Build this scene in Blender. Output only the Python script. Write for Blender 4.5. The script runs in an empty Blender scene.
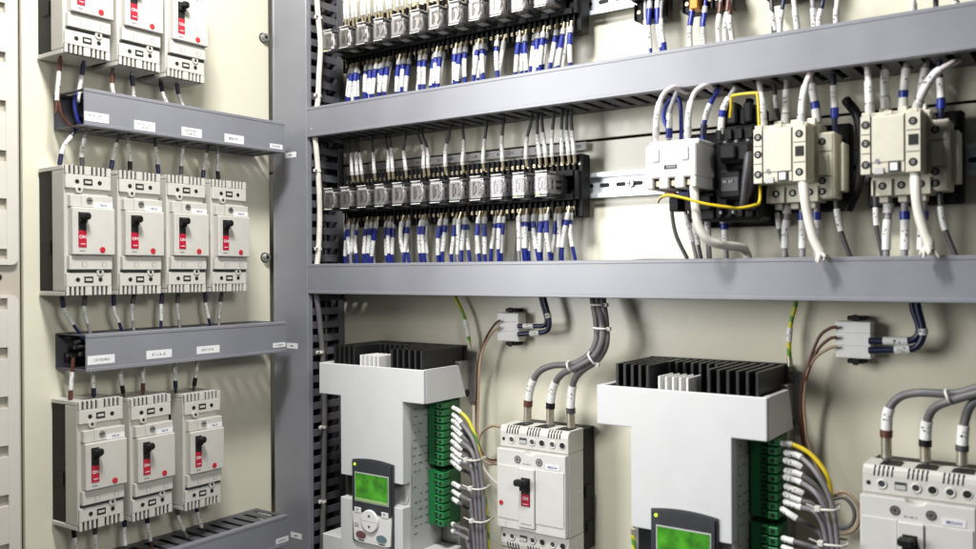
import bpy, bmesh, math, random
from mathutils import Vector, Matrix
random.seed(7)
PI = math.pi
scene = bpy.context.scene
COL = scene.collection

# ------------------------------------------------------------------ camera model (photo 976 x 549)
FPX, YAW, PITCH, ROLL = 876.0, math.radians(35.2), math.radians(-.2), math.radians(-.32)
cF = Vector((-math.sin(YAW)*math.cos(PITCH), math.cos(YAW)*math.cos(PITCH), math.sin(PITCH)))
cR0 = Vector((math.cos(YAW), math.sin(YAW), 0)); cU0 = cR0.cross(cF)
cR = cR0*math.cos(ROLL)+cU0*math.sin(ROLL); cU = -cR0*math.sin(ROLL)+cU0*math.cos(ROLL)
def ray(px, py): return cF+cR*((px-488)/FPX)+cU*((274.5-py)/FPX)
def aty(px, py, y): d = ray(px, py); return d*(y/d.y)      # measured point on a plane parallel to the back panel
def atx(px, py, x): d = ray(px, py); return d*(x/d.x)      # measured point on a plane parallel to the side panel

PY = 1.085      # back panel plane
PX = -1.155     # side panel plane

# ------------------------------------------------------------------ materials
MATS = {}
def mat(name, rgb, rough=.45, var=.06, bump=.0, scale=60, metallic=0, spec=.5, coat=0, dust=0, bscale=None):
    if name in MATS: return MATS[name]
    m = bpy.data.materials.new(name); m.use_nodes = True
    nt = m.node_tree; b = nt.nodes['Principled BSDF']
    tc = nt.nodes.new('ShaderNodeTexCoord')
    n = nt.nodes.new('ShaderNodeTexNoise'); n.inputs['Scale'].default_value = scale; n.inputs['Detail'].default_value = 6
    nt.links.new(tc.outputs['Object'], n.inputs['Vector'])
    r = nt.nodes.new('ShaderNodeValToRGB')
    r.color_ramp.elements[0].position = .3; r.color_ramp.elements[1].position = .7
    r.color_ramp.elements[0].color = (*[c*(1-var) for c in rgb], 1)
    r.color_ramp.elements[1].color = (*[min(1, c*(1+var)) for c in rgb], 1)
    nt.links.new(n.outputs['Fac'], r.inputs['Fac'])
    nt.links.new(r.outputs['Color'], b.inputs['Base Color'])
    mr = nt.nodes.new('ShaderNodeMapRange'); mr.inputs['To Min'].default_value = max(0, rough-.08); mr.inputs['To Max'].default_value = min(1, rough+.08)
    nt.links.new(n.outputs['Fac'], mr.inputs['Value']); nt.links.new(mr.outputs['Result'], b.inputs['Roughness'])
    b.inputs['Metallic'].default_value = metallic
    b.inputs['Specular IOR Level'].default_value = spec
    b.inputs['Coat Weight'].default_value = coat; b.inputs['Coat Roughness'].default_value = .2
    if bump:
        n2 = nt.nodes.new('ShaderNodeTexNoise'); n2.inputs['Scale'].default_value = bscale or 900; n2.inputs['Detail'].default_value = 3
        nt.links.new(tc.outputs['Object'], n2.inputs['Vector'])
        bp = nt.nodes.new('ShaderNodeBump'); bp.inputs['Strength'].default_value = bump; bp.inputs['Distance'].default_value = .001
        nt.links.new(n2.outputs['Fac'], bp.inputs['Height']); nt.links.new(bp.outputs['Normal'], b.inputs['Normal'])
    MATS[name] = m
    return m
CREAM = mat('cream_panel_paint', (.70, .675, .54), .30, .045, .12, 5, coat=.3, bscale=500)
POSTP = mat('tan_post_paint', (.45, .41, .345), .5, .04, .05, 12)  # post darkened so its colour carries the shade inside the plate holes
WALLP = mat('dark_cabinet_wall', (.10, .095, .07), .6, .06, .05, 12)  # wall behind the gaps, its colour darkened to hold their shade
FRAMEP = mat('frame_paint', (.62, .59, .53), .45, .03, .05, 12)
DUCT = mat('grey_duct_plastic', (.228, .232, .260), .33, .07, .10, 14, bscale=700, spec=.75)
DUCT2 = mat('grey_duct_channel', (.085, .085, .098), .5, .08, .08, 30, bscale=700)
BEIGE = mat('beige_breaker_plastic', (.54, .522, .47), .42, .04, .08, 50, bscale=900)
BEIGE2 = mat('beige_breaker_cover', (.58, .562, .515), .38, .03, .08, 50, bscale=900)
IVORY = mat('ivory_contactor_plastic', (.64, .61, .50), .4, .05, .06, 60)
IVORY2 = mat('ivory_contactor_shadowed_base', (.50, .45, .34), .45, .06, .06, 60)
WHITE = mat('white_drive_plastic', (.66, .665, .67), .4, .02, .10, 25, bscale=1100)
BEIGE3 = mat('pale_breaker_cover', (.66, .65, .62), .38, .03, .08, 50, bscale=900)
BEIGE4 = mat('pale_breaker_housing', (.61, .60, .555), .42, .04, .08, 50, bscale=900)
WHITE3 = mat('bright_white_plastic', (.84, .84, .83), .4, .02, .05, 40)
WHITE2 = mat('white_plastic', (.78, .77, .75), .4, .03, .05, 40)
GREYP = mat('pale_grey_plastic', (.50, .50, .49), .45, .04, .06, 40)
BLACK = mat('black_plastic', (.009, .009, .010), .5, .15, .08, 50, spec=.22)
BLACKF = mat('black_anodised_fin', (.010, .010, .011), .38, .12, .1, 80)
HOLE = mat('dark_recess', (.006, .006, .006), .7, .1)
DKGREY = mat('dark_grey_plastic', (.045, .046, .05), .45, .08, .06, 40)
STEEL = mat('zinc_steel', (.62, .64, .66), .32, .06, .05, 70, metallic=.9)
SCREW = mat('screw_steel', (.42, .42, .41), .35, .1, 0, 100, metallic=.85)
RAIL = mat('din_rail_zinc', (.66, .69, .72), .36, .05, .05, 40, metallic=.55)
BRASS = mat('tinned_brass', (.40, .34, .23), .36, .1, 0, 100, metallic=.8)
RED = mat('red_window', (.47, .009, .035), .35, .05)
REDB = mat('red_button', (.52, .02, .03), .35, .05)
GREYW = mat('grey_cable_sheath', (.13, .126, .128), .45, .08, .05, 60)
DGREYW = mat('dark_grey_wire', (.055, .055, .058), .45, .1)
LGREYW = mat('light_grey_wire', (.27, .26, .275), .42, .06)
BLUEW = mat('blue_wire', (.011, .024, .24), .38, .1)
NAVYW = mat('navy_wire', (.010, .013, .05), .38, .1)
YELW = mat('yellow_wire', (.76, .56, .02), .4, .06)
PINKW = mat('white_pink_cable', (.68, .60, .61), .42, .05)
BROWNW = mat('brown_wire', (.10, .035, .022), .42, .1)
TANW = mat('tan_wire', (.42, .30, .21), .42, .08)
CABW = mat('white_cable', (.72, .69, .62), .45, .05)
SLEEVE = mat('white_marker_sleeve', (.74, .74, .72), .42, .03)
INK = mat('black_ink', (.02, .02, .03), .6, .05)
INKG = mat('grey_ink', (.22, .22, .24), .6, .05)
STICK = mat('white_label_paper', (.80, .80, .80), .5, .02)
TIE = mat('nylon_tie', (.70, .68, .63), .4, .04)
GREEN = mat('green_terminal_plastic', (.014, .20, .055), .4, .06, .05, 60)
GREEN2 = mat('dark_green_terminal', (.008, .10, .03), .45, .06, .05, 60)
COILW = mat('relay_coil_tape', (.88, .83, .79), .45, .08, 0, 130)
COPPER = mat('relay_contact_metal', (.42, .38, .35), .35, .2, 0, 150, metallic=.5)
BEZEL = mat('bezel_charcoal', (.035, .038, .045), .4, .06, .05)
LED2 = mat('pale_screen_bar', (.38, .55, .22), .4)
YELG = mat('yellow_green_lens', (.55, .62, .10), .3, .05)
LUGM = mat('tinned_lug', (.58, .53, .43), .32, .08, 0, 100, metallic=.75)
MGREYW = mat('mid_grey_wire', (.19, .18, .195), .42, .06)
ORANGE = mat('orange_plastic', (.75, .28, .02), .4, .05)

def special():
    # striped yellow / green earth wire (real two-colour insulation)
    m = bpy.data.materials.new('yellow_green_wire'); m.use_nodes = True; nt = m.node_tree; b = nt.nodes['Principled BSDF']
    tc = nt.nodes.new('ShaderNodeTexCoord'); w = nt.nodes.new('ShaderNodeTexWave'); w.inputs['Scale'].default_value = 28; w.inputs['Distortion'].default_value = .4
    w.bands_direction = 'DIAGONAL'
    nt.links.new(tc.outputs['Object'], w.inputs['Vector'])
    r = nt.nodes.new('ShaderNodeValToRGB'); r.color_ramp.interpolation = 'CONSTANT'
    r.color_ramp.elements[0].color = (.10, .30, .03, 1); r.color_ramp.elements[1].color = (.66, .62, .03, 1); r.color_ramp.elements[1].position = .35
    nt.links.new(w.outputs['Fac'], r.inputs['Fac']); nt.links.new(r.outputs['Color'], b.inputs['Base Color']); b.inputs['Roughness'].default_value = .4
    MATS['yg'] = m
    # clear relay cover
    m = bpy.data.materials.new('clear_relay_cover'); m.use_nodes = True; nt = m.node_tree; nt.nodes.remove(nt.nodes['Principled BSDF'])
    out = nt.nodes['Material Output']; tr = nt.nodes.new('ShaderNodeBsdfTransparent'); tr.inputs['Color'].default_value = (.95, .945, .95, 1)
    gl = nt.nodes.new('ShaderNodeBsdfGlossy'); gl.inputs['Roughness'].default_value = .12; gl.inputs['Color'].default_value = (.9, .9, .95, 1)
    fr = nt.nodes.new('ShaderNodeFresnel'); fr.inputs['IOR'].default_value = 1.5
    mx = nt.nodes.new('ShaderNodeMixShader')
    df = nt.nodes.new('ShaderNodeBsdfTranslucent'); df.inputs['Color'].default_value = (.85, .85, .86, 1)
    d2 = nt.nodes.new('ShaderNodeBsdfDiffuse'); d2.inputs['Color'].default_value = (.85, .85, .86, 1)
    hz = nt.nodes.new('ShaderNodeMixShader'); hz.inputs['Fac'].default_value = .5; nt.links.new(df.outputs[0], hz.inputs[1]); nt.links.new(d2.outputs[0], hz.inputs[2])
    m0 = nt.nodes.new('ShaderNodeMixShader'); m0.inputs['Fac'].default_value = .05; nt.links.new(tr.outputs[0], m0.inputs[1]); nt.links.new(hz.outputs[0], m0.inputs[2])
    nt.links.new(fr.outputs['Fac'], mx.inputs['Fac']); nt.links.new(m0.outputs[0], mx.inputs[1]); nt.links.new(gl.outputs[0], mx.inputs[2]); nt.links.new(mx.outputs[0], out.inputs['Surface'])
    MATS['clear'] = m
    # backlit green screen
    m = bpy.data.materials.new('green_lcd'); m.use_nodes = True; nt = m.node_tree; b = nt.nodes['Principled BSDF']
    tc = nt.nodes.new('ShaderNodeTexCoord'); n = nt.nodes.new('ShaderNodeTexNoise'); n.inputs['Scale'].default_value = 55; n.inputs['Detail'].default_value = 3
    nt.links.new(tc.outputs['Object'], n.inputs['Vector'])
    r = nt.nodes.new('ShaderNodeValToRGB'); r.color_ramp.elements[0].color = (.02, .085, .012, 1); r.color_ramp.elements[1].color = (.065, .30, .02, 1)
    r.color_ramp.elements[0].position = .3; r.color_ramp.elements[1].position = .68
    nt.links.new(n.outputs['Fac'], r.inputs['Fac']); nt.links.new(r.outputs['Color'], b.inputs['Base Color'])
    nt.links.new(r.outputs['Color'], b.inputs['Emission Color']); b.inputs['Emission Strength'].default_value = .4; b.inputs['Roughness'].default_value = .2
    MATS['lcd'] = m
    m = bpy.data.materials.new('green_led'); m.use_nodes = True; b = m.node_tree.nodes['Principled BSDF']
    b.inputs['Base Color'].default_value = (.4, .6, .03, 1); b.inputs['Emission Color'].default_value = (.5, .8, .04, 1); b.inputs['Emission Strength'].default_value = .8
    MATS['led'] = m
special()
YG, CLEAR, LCD, LED = MATS['yg'], MATS['clear'], MATS['lcd'], MATS['led']

# ------------------------------------------------------------------ mesh builder
class MB:
    def __init__(s): s.v = []; s.f = []; s.m = []; s.sm = []
    def add(s, vs, fs, mi=0, smooth=False):
        o = len(s.v); s.v += [tuple(v) for v in vs]
        for f in fs: s.f.append([o+i for i in f]); s.m.append(mi); s.sm.append(smooth)
    def box(s, x0, x1, y0, y1, z0, z1, b=.0006, mi=0):
        cx, cy, cz = (x0+x1)/2, (y0+y1)/2, (z0+z1)/2
        h = (abs(x1-x0)/2, abs(y1-y0)/2, abs(z1-z0)/2); b = min(b, min(h)*.6)
        idx = {}; vs = []
        for sx in (-1, 1):
            for sy in (-1, 1):
                for sz in (-1, 1):
                    for a in range(3):
                        p = [sx*(h[0]-b), sy*(h[1]-b), sz*(h[2]-b)]
                        p[a] = (sx, sy, sz)[a]*h[a]
                        idx[(sx, sy, sz, a)] = len(vs); vs.append((cx+p[0], cy+p[1], cz+p[2]))
        fs = []
        def put(ids):
            pts = [Vector(vs[i]) for i in ids]
            n = (pts[1]-pts[0]).cross(pts[2]-pts[0]); c = sum(pts, Vector())/len(pts)-Vector((cx, cy, cz))
            fs.append(ids if n.dot(c) > 0 else ids[::-1])
        for a in range(3):
            o = [i for i in range(3) if i != a]
            for sg in (-1, 1):
                q = []
                for u, w in ((-1, -1), (1, -1), (1, 1), (-1, 1)):
                    t = [0, 0, 0]; t[a] = sg; t[o[0]] = u; t[o[1]] = w; q.append(idx[(*t, a)])
                put(q)
            for u in (-1, 1):
                for w in (-1, 1):
                    t1 = [0, 0, 0]; t1[a] = -1; t1[o[0]] = u; t1[o[1]] = w
                    t2 = list(t1); t2[a] = 1
                    put([idx[(*t1, o[0])], idx[(*t2, o[0])], idx[(*t2, o[1])], idx[(*t1, o[1])]])
        for sx in (-1, 1):
            for sy in (-1, 1):
                for sz in (-1, 1): put([idx[(sx, sy, sz, a)] for a in range(3)])
        s.add(vs, fs, mi); return s
    def extr(s, poly, axis, a, b, mi=0):
        """polygon in the two other axes (in order x,y,z without axis) extruded from a to b"""
        n = len(poly); vs = []
        for t in (a, b):
            for p in poly:
                q = list(p); q.insert(axis, t); vs.append(q)
        fs = [list(range(n)), list(range(n, 2*n))]+[[i, (i+1) % n, n+(i+1) % n, n+i] for i in range(n)]
        bm = bmesh.new(); bv = [bm.verts.new(v) for v in vs]
        for f in fs: bm.faces.new([bv[i] for i in f])
        bmesh.ops.recalc_face_normals(bm, faces=bm.faces); bm.verts.index_update()
        s.add(vs, [[v.index for v in f.verts] for f in bm.faces], mi); bm.free(); return s
    def tube(s, pts, r, n=8, mi=0, caps=True):
        pts = [Vector(p) for p in pts]; k = len(pts)
        rs = r if isinstance(r, (list, tuple)) else [r]*k
        t0 = (pts[1]-pts[0]).normalized()
        u = t0.orthogonal().normalized(); vs = []
        for i, p in enumerate(pts):
            t = (pts[min(i+1, k-1)]-pts[max(i-1, 0)]).normalized()
            u = (u-t*u.dot(t)).normalized(); w = t.cross(u)
            for j in range(n):
                a = 2*PI*j/n; vs.append(p+(u*math.cos(a)+w*math.sin(a))*rs[i])
        fs = [[i*n+j, i*n+(j+1) % n, (i+1)*n+(j+1) % n, (i+1)*n+j] for i in range(k-1) for j in range(n)]
        s.add(vs, fs, mi, True)
        if caps: s.add([vs[j] for j in range(n)], [list(range(n))[::-1]], mi); s.add([vs[(k-1)*n+j] for j in range(n)], [list(range(n))], mi)
        return s
    def cyl(s, p0, p1, r, n=16, mi=0): return s.tube([p0, p1], r, n, mi)
    def disc(s, x, z, y0, y1, r, n=18, mi=0): return s.tube([(x, y1, z), (x, y0, z)], r, n, mi)
    def ring(s, x, z, y, r, t, n=20, mi=0):
        return s.tube([(x+r*math.cos(2*PI*i/n), y, z+r*math.sin(2*PI*i/n)) for i in range(n+1)], t, 6, mi, False)
    def glyphs(s, x0, x1, z, h, y, mi=0, seed=0, th=.0003, dens=1.0):
        """a row of illegible print: short upright and level strokes, proud of the surface by a hair"""
        rnd = random.Random(seed); x = x0; w = h*.62
        while x+w <= x1+1e-6:
            if rnd.random() < dens:
                for k in range(rnd.choice((2, 2, 3))):
                    if rnd.random() < .55:
                        xx = x+rnd.choice((0, .35, .7))*w; s.box(xx, xx+h*.2, y-th, y, z-h/2, z+h/2, 0, mi)
                    else:
                        zz = z+rnd.choice((-.4, 0, .4))*h; s.box(x, x+w*.8, y-th*.8, y, zz-h*.09, zz+h*.09, 0, mi)
            x += w*1.3
        return s
    def build(s, name, mats, parent=None, loc=None):
        if not isinstance(mats, (list, tuple)): mats = [mats]
        me = bpy.data.meshes.new(name); me.from_pydata(s.v, [], s.f)
        for m in mats: me.materials.append(m)
        me.polygons.foreach_set('material_index', s.m); me.polygons.foreach_set('use_smooth', s.sm); me.update()
        o = bpy.data.objects.new(name, me); COL.objects.link(o)
        if parent: o.parent = parent
        if loc is not None: o.location = loc
        return o

def tag(o, label=None, cat=None, group=None, kind=None):
    if label: o['label'] = label
    if cat: o['category'] = cat
    if group: o['group'] = group
    if kind: o['kind'] = kind
    return o
def thing(name, label, cat, loc=(0, 0, 0), rz=0, group=None):
    o = bpy.data.objects.new(name, None); COL.objects.link(o); o.location = loc; o.rotation_euler = (0, 0, rz); o.empty_display_size = .02
    return tag(o, label, cat, group)
def kids(o): return [c for c in bpy.data.objects if c.parent == o]
def dup(root, loc, label, group=None):
    tree = [(c, kids(c)) for c in kids(root)]
    r = root.copy(); COL.objects.link(r); r.location = loc; r['label'] = label
    if group: r['group'] = group
    for c, gs in tree:
        d = c.copy(); COL.objects.link(d); d.parent = r
        for g in gs:
            e = g.copy(); COL.objects.link(e); e.parent = d
    return r
ORD = ['first', 'second', 'third', 'fourth', 'fifth', 'sixth', 'seventh', 'eighth', 'ninth', 'tenth', 'eleventh', 'twelfth', 'thirteenth',
       'fourteenth', 'fifteenth', 'sixteenth', 'seventeenth', 'eighteenth', 'nineteenth', 'twentieth']
def ordn(i):
    if i < 20: return ORD[i]
    if i < 29: return 'twenty-'+ORD[i-20]
    if i == 29: return 'thirtieth'
    if i < 39: return 'thirty-'+ORD[i-30]
    if i == 39: return 'fortieth'
    if i < 49: return 'forty-'+ORD[i-40]
    if i == 49: return 'fiftieth'
    return 'fifty-'+ORD[i-50]

# ------------------------------------------------------------------ setting: panels, frame
def rrect_cut(): pass
t = MB()
pe0, pe1 = .585, .998
t.box(PX-.002, PX, pe0, pe1, -.75, .75, .0008)
t.box(PX-.007, PX-.0025, pe0, pe0+.002, -.75, .75, .0005)      # folded near edge
t.box(PX-.022, PX-.0025, pe1-.002, pe1, -.75, .75, .0005)
tag(t.build('side_panel', CREAM), 'cream painted side mounting panel carrying the three rows of beige breakers', 'panel', kind='structure')
t = MB()
t.box(-1.30, .35, PY, PY+.003, -.75, .1805, .0008)
t.box(-1.30, .35, PY+.0045, PY+.0075, .1845, .75, .0008)
tag(t.build('back_panel', CREAM), 'cream painted back mounting panel behind the drives, relays and contactors', 'panel', kind='structure')
t = MB(); t.box(-1.36, -1.345, .2, 1.5, -.9, .9); t.box(-1.36, .6, 1.30, 1.315, -.9, .9)
tag(t.build('cabinet_wall', WALLP), 'steel outer wall of the cabinet, coloured dark for shade behind the mounting panels', 'wall', kind='structure')

# perforated frame at the extreme left: two raised plates with square holes on a flat post
fr = thing('frame_post', 'cream cabinet frame post with two perforated plates of square holes at left edge', 'frame post', (-1.13, .4, 0))
t = MB()
t.box(-.016, -.006, 0, .1715, -.7, .7, .001); t.box(-.05, -.016, .1685, .1715, -.7, .7, .0008)
t.tube([(-.0055, .1445, -.004), (-.007, .1445, -.004)], .0042, 16, 1)
t.build('post', [POSTP, HOLE], fr)
def perf_plate(z0, z1, holes, rnd_low):
    m = MB(); ya, yb, yc, yd = .09, .1455, .1523, .166
    m.box(-.005, 0, ya, yb-.0075, z0, z1, .0005)
    zz = sorted(holes); lo = z0
    for (h0, h1) in zz:
        m.box(-.005, 0, yb-.0075, yc, lo, h0, .0003); lo = h1
    m.box(-.005, 0, yb-.0075, yc, lo, z1, .0003)
    r = .009
    if rnd_low:
        p = [(yc, z0), (yd-r, z0)]+[(yd-r+r*math.sin(a), z0+r-r*math.cos(a)) for a in (PI/8, PI/4, 3*PI/8)]+[(yd, z0+r), (yd, z1), (yc, z1)]
    else:
        p = [(yc, z0), (yd, z0), (yd, z1-r)]+[(yd-r+r*math.cos(a), z1-r+r*math.sin(a)) for a in (PI/8, PI/4, 3*PI/8)]+[(yd-r, z1), (yc, z1)]
    m.extr(p, 0, -.005, 0)
    return m
hs = [(.0185, .0315), (.081, .095), (.1415, .1552), (.204, .218), (.266, .279), (.328, .341), (.39, .403)]
perf_plate(.0115, .7, hs, True).build('perforated_plate', FRAMEP, fr)
hs = [(-.0445-.0618*i, -.0305-.0618*i) for i in range(8)]
perf_plate(-.7, -.0265, hs, False).build('perforated_plate', FRAMEP, fr)

# ------------------------------------------------------------------ cable ducts
def duct_meshes(root, L, H, D, sides=(1, 1), pitch=.0225, gap=.0085, first=.006, cov=DUCT, chan=DUCT2):
    """runs along local x from 0 to L, centre z=0, back at y=0"""
    m = MB(); th = .0018; h = H/2-.0006
    m.box(0, L, -.0025, -.0003, -h, h, .0003)
    for sg, on in ((1, sides[0]), (-1, sides[1])):
        za, zb = (h-th, h) if sg > 0 else (-h, -h+th)
        if not on: m.box(0, L, -D+.002, -.0026, za, zb, .0003); continue
        m.box(0, L, -.014, -.0026, za, zb, .0003)
        m.box(0, L, -D+.002, -D+.011, za, zb, .0003)
        x = first
        m.box(0, x, -D+.0112, -.0142, za, zb, .0003)
        while x < L-gap:
            m.box(x+gap, min(L, x+pitch), -D+.0112, -.0142, za, zb, .0004)
            x += pitch
    m.build('channel', chan, root)
    c = MB(); t = .002; H2 = H/2
    p = [(-D+.009, H2), (-D-.0002, H2), (-D-.001, H2-.0008), (-D-.001, H2-.0042), (-D-.0004, H2-.0048), (-D-.0004, -H2+.0048), (-D-.001, -H2+.0042),
         (-D-.001, -H2+.0008), (-D-.0002, -H2), (-D+.009, -H2), (-D+.009, -H2+.0006), (-D+.0015, -H2+.0006), (-D+.0015, H2-.0006), (-D+.009, H2-.0006)]
    c.extr(p, 0, 0, L)
    c.build('cover', cov, root)
def sticker(root, x, z, w, h, y, seed, name='label_sticker', lines=1, ink=INKG):
    m = MB(); m.box(x-w/2, x+w/2, y-.0003, y, z-h/2, z+h/2, 0)
    if lines == 2:
        m.glyphs(x-w*.33, x+w*.33, z+h*.17, h*.2, y-.0003, 1, seed); m.glyphs(x-w*.22, x+w*.24, z-h*.2, h*.2, y-.0003, 1, seed+5)
    else: m.glyphs(x-w*.3, x+w*.3, z, h*.28, y-.0003, 1, seed)
    return m.build(name, [STICK, ink], root)

LD = .075     # depth of the side panel ducts
LX = PX+LD
def left_duct(zc, y0, label, stickers, H=.049):
    r = thing('cable_duct', label, 'cable duct', (PX, y0, zc), PI/2, 'grey cable ducts on the side panel')
    L = .965-y0
    duct_meshes(r, L, H, LD)
    for i, (px, py, w, h, ln) in enumerate(stickers):
        p = atx(px, py, LX)
        sticker(r, p.y-y0, p.z-zc, w, h, -LD-.0005, 11*i+int(zc*1000), lines=ln)
    return r
left_duct(.2165, .6265, 'upper grey duct on side panel with four white stickers and open near end',
          [(96.5, 117.5, .034, .012, 2), (144.5, 126, .032, .0125, 2), (191.5, 132.5, .034, .0125, 2), (234, 139, .036, .0125, 1), (276, 146.5, .026, .0075, 1)])
left_duct(-.1035, .6265, 'middle grey duct on side panel with three white stickers below the four breakers',
          [(101, 359.5, .038, .0115, 1), (159, 354, .040, .0115, 1), (208, 349.5, .040, .011, 1), (279, 345, .026, .0075, 1)])
left_duct(-.415, .6265, 'lowest dark grey duct on side panel with slotted top under three breakers', [(282, 540, .026, .0085, 1)])

H = .0485; ZU, ZL = .2445, -.0105
XD = -1.0656
for nm, zc, lab in (('cable_duct', ZU, 'long grey upper horizontal duct above contactors, its slotted underside visible'),
                    ('cable_duct', ZL, 'long grey lower horizontal duct between contactors and drives')):
    r = thing(nm, lab, 'cable duct', (XD+.0008, PY, zc), 0, 'grey horizontal ducts on the back panel')
    duct_meshes(r, 1.33, H, .085)
# vertical duct: local x runs up
r = bpy.data.objects.new('cable_duct', None); COL.objects.link(r); r.location = ((-1.1478+XD)/2, PY, -.62)
r.rotation_euler = (0, -PI/2, 0)     # local x -> world z ; local z -> world -x
tag(r, 'wide grey vertical duct standing in the corner, slotted on its right side', 'cable duct')
duct_meshes(r, 1.24, 1.1478+XD, .085, pitch=.0222, gap=.0105)
for px, py, w in ((291, 155, .030), (292.5, 345.8, .030), (296.5, 535.5, .030)):
    p = aty(px, py, 1.0)
    m = MB(); m.box(p.z+.62-.0045, p.z+.62+.0045, -.0856-.0003, -.0855, -(p.x-r.location.x)-.013, -(p.x-r.location.x)+.013, 0)
    m.box(p.z+.62-.0012, p.z+.62+.0012, -.0856-.0006, -.0858, -(p.x-r.location.x)-.003, -(p.x-r.location.x)+.004, 0, 1)
    m.build('label_sticker', [STICK, INKG], r)

# cables lying inside the ducts, also put in to keep the slots dark
def bundle(name, pts, n, spread, r, label, mats, seed):
    rnd = random.Random(seed); m = MB(); a, b = Vector(pts[0]), Vector(pts[1]); d = (b-a).normalized(); u = d.orthogonal().normalized(); w = d.cross(u)
    for i in range(n):
        o1 = u*rnd.uniform(-1, 1)*spread+w*rnd.uniform(-1, 1)*spread
        q = [a+(b-a)*(k/14)+o1+u*rnd.uniform(-1, 1)*spread*.25+w*rnd.uniform(-1, 1)*spread*.25 for k in range(15)]
        m.tube(q, r, 7, i % len(mats))
    return tag(m.build(name, mats), label, 'cable bundle')
bundle('cable_bundle', [(-1.035, 1.045, ZU-.002), (.24, 1.045, ZU-.002)], 16, .016, .0034, 'dark cables lying inside the long upper horizontal duct', [DGREYW, BLACK, NAVYW], 1)
bundle('cable_bundle', [(-1.035, 1.045, ZL-.002), (.24, 1.045, ZL-.002)], 16, .016, .0034, 'dark cables lying inside the long lower horizontal duct', [DGREYW, BLACK, NAVYW], 2)
bundle('cable_bundle', [(-1.1065, 1.045, -.6), (-1.1065, 1.045, .6)], 22, .026, .0042, 'dark cables running up inside the wide vertical duct', [BLACK, DGREYW], 3)
bundle('cable_bundle', [(PX+.035, .632, -.1085), (PX+.035, .955, -.1085)], 8, .014, .003, 'dark cables inside the middle side panel duct', [BLACK, DGREYW], 4)
bundle('cable_bundle', [(PX+.035, .66, -.422), (PX+.035, .955, -.422)], 12, .012, .0034, 'dark cables inside the lowest side panel duct', [BLACK, DGREYW], 5)
bundle('cable_bundle', [(PX+.03, .64, .206), (PX+.03, .80, .206)], 5, .009, .003, 'dark cables inside the upper side panel duct', [BLACK, NAVYW], 6)

# ------------------------------------------------------------------ DIN rails
def din_rail(z, x0, x1, label):
    r = thing('din_rail', label, 'mounting rail', (x0, PY, z), 0, 'steel mounting rails on the back panel')
    L = x1-x0; m = MB()
    for a, b in ((-.0175, -.0115), (.0115, .0175)): m.box(0, L, -.0115, -.0100, a, b, .0003)
    for a in (-.0115, .0105): m.box(0, L, -.0100, -.0045, a, a+.001, .0002)
    m.box(0, L, -.0045, -.003, -.0115, .0115, .0003)
    x = .006
    while x < L:
        m.extr([(x+.003*math.cos(a)+(0.009 if math.cos(a) > 0 else 0), .0028*math.sin(a)) for a in [i*PI/6+PI/12 for i in range(12)]], 1, -.0052, -.0046, 1)
        x += .025
    m.build('rail', [RAIL, HOLE], r)
    s_ = MB()
    for xx in (.075, L-.29, L-.52):
        s_ = MB(); s_.disc(xx, 0, -.009, -.0046, .0058, 16); s_.box(xx-.0045, xx+.0045, -.0093, -.0088, -.0006, .0006, 0, 1); s_.box(xx-.0006, xx+.0006, -.0093, -.0088, -.0045, .0045, 0, 1)
        s_.build('rail_screw', [SCREW, HOLE], r)
din_rail(.118, -.60, .20, 'zinc mounting rail behind the three contactors in the middle row')
din_rail(.371, -.60, .20, 'zinc mounting rail crossing the top of the picture above the upper duct')

# ------------------------------------------------------------------ bolts on the side panel
for (px, py, lab) in ((263, 38, 'round steel bolt on side panel at top right of upper breakers'),
                      (264.5, 257.5, 'round steel bolt on side panel right of the four middle breakers')):
    p = atx(px, py, PX); r = thing('panel_bolt', lab, 'bolt', (PX, p.y, p.z), PI/2, 'bolts of the side panel')
    m = MB(); m.tube([(0, 0, 0), (0, -.001, 0)], .0085, 20); m.build('washer', BLACK, r)
    m = MB(); m.tube([(0, -.001, 0), (0, -.007, 0), (0, -.0085, 0)], [.0072, .0072, .006], 20); m.tube([(0, -.0086, 0), (0, -.0088, 0)], .0034, 6, 1); m.build('bolt_head', [SCREW, HOLE], r)

# ------------------------------------------------------------------ text helper
def text_part(txt, size, loc, m, parent, name):
    cu = bpy.data.curves.new(name, 'FONT'); cu.body = txt; cu.size = size; cu.align_x = 'CENTER'; cu.align_y = 'CENTER'; cu.extrude = .00012; cu.offset = size*.012
    tmp = bpy.data.objects.new(name+'_tmp', cu); COL.objects.link(tmp)
    me = bpy.data.meshes.new_from_object(tmp.evaluated_get(bpy.context.evaluated_depsgraph_get()))
    bpy.data.objects.remove(tmp); me.materials.clear(); me.materials.append(m)
    o = bpy.data.objects.new(name, me); COL.objects.link(o); o.parent = parent; o.location = loc; o.rotation_euler = (PI/2, 0, 0)
    return o

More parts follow.
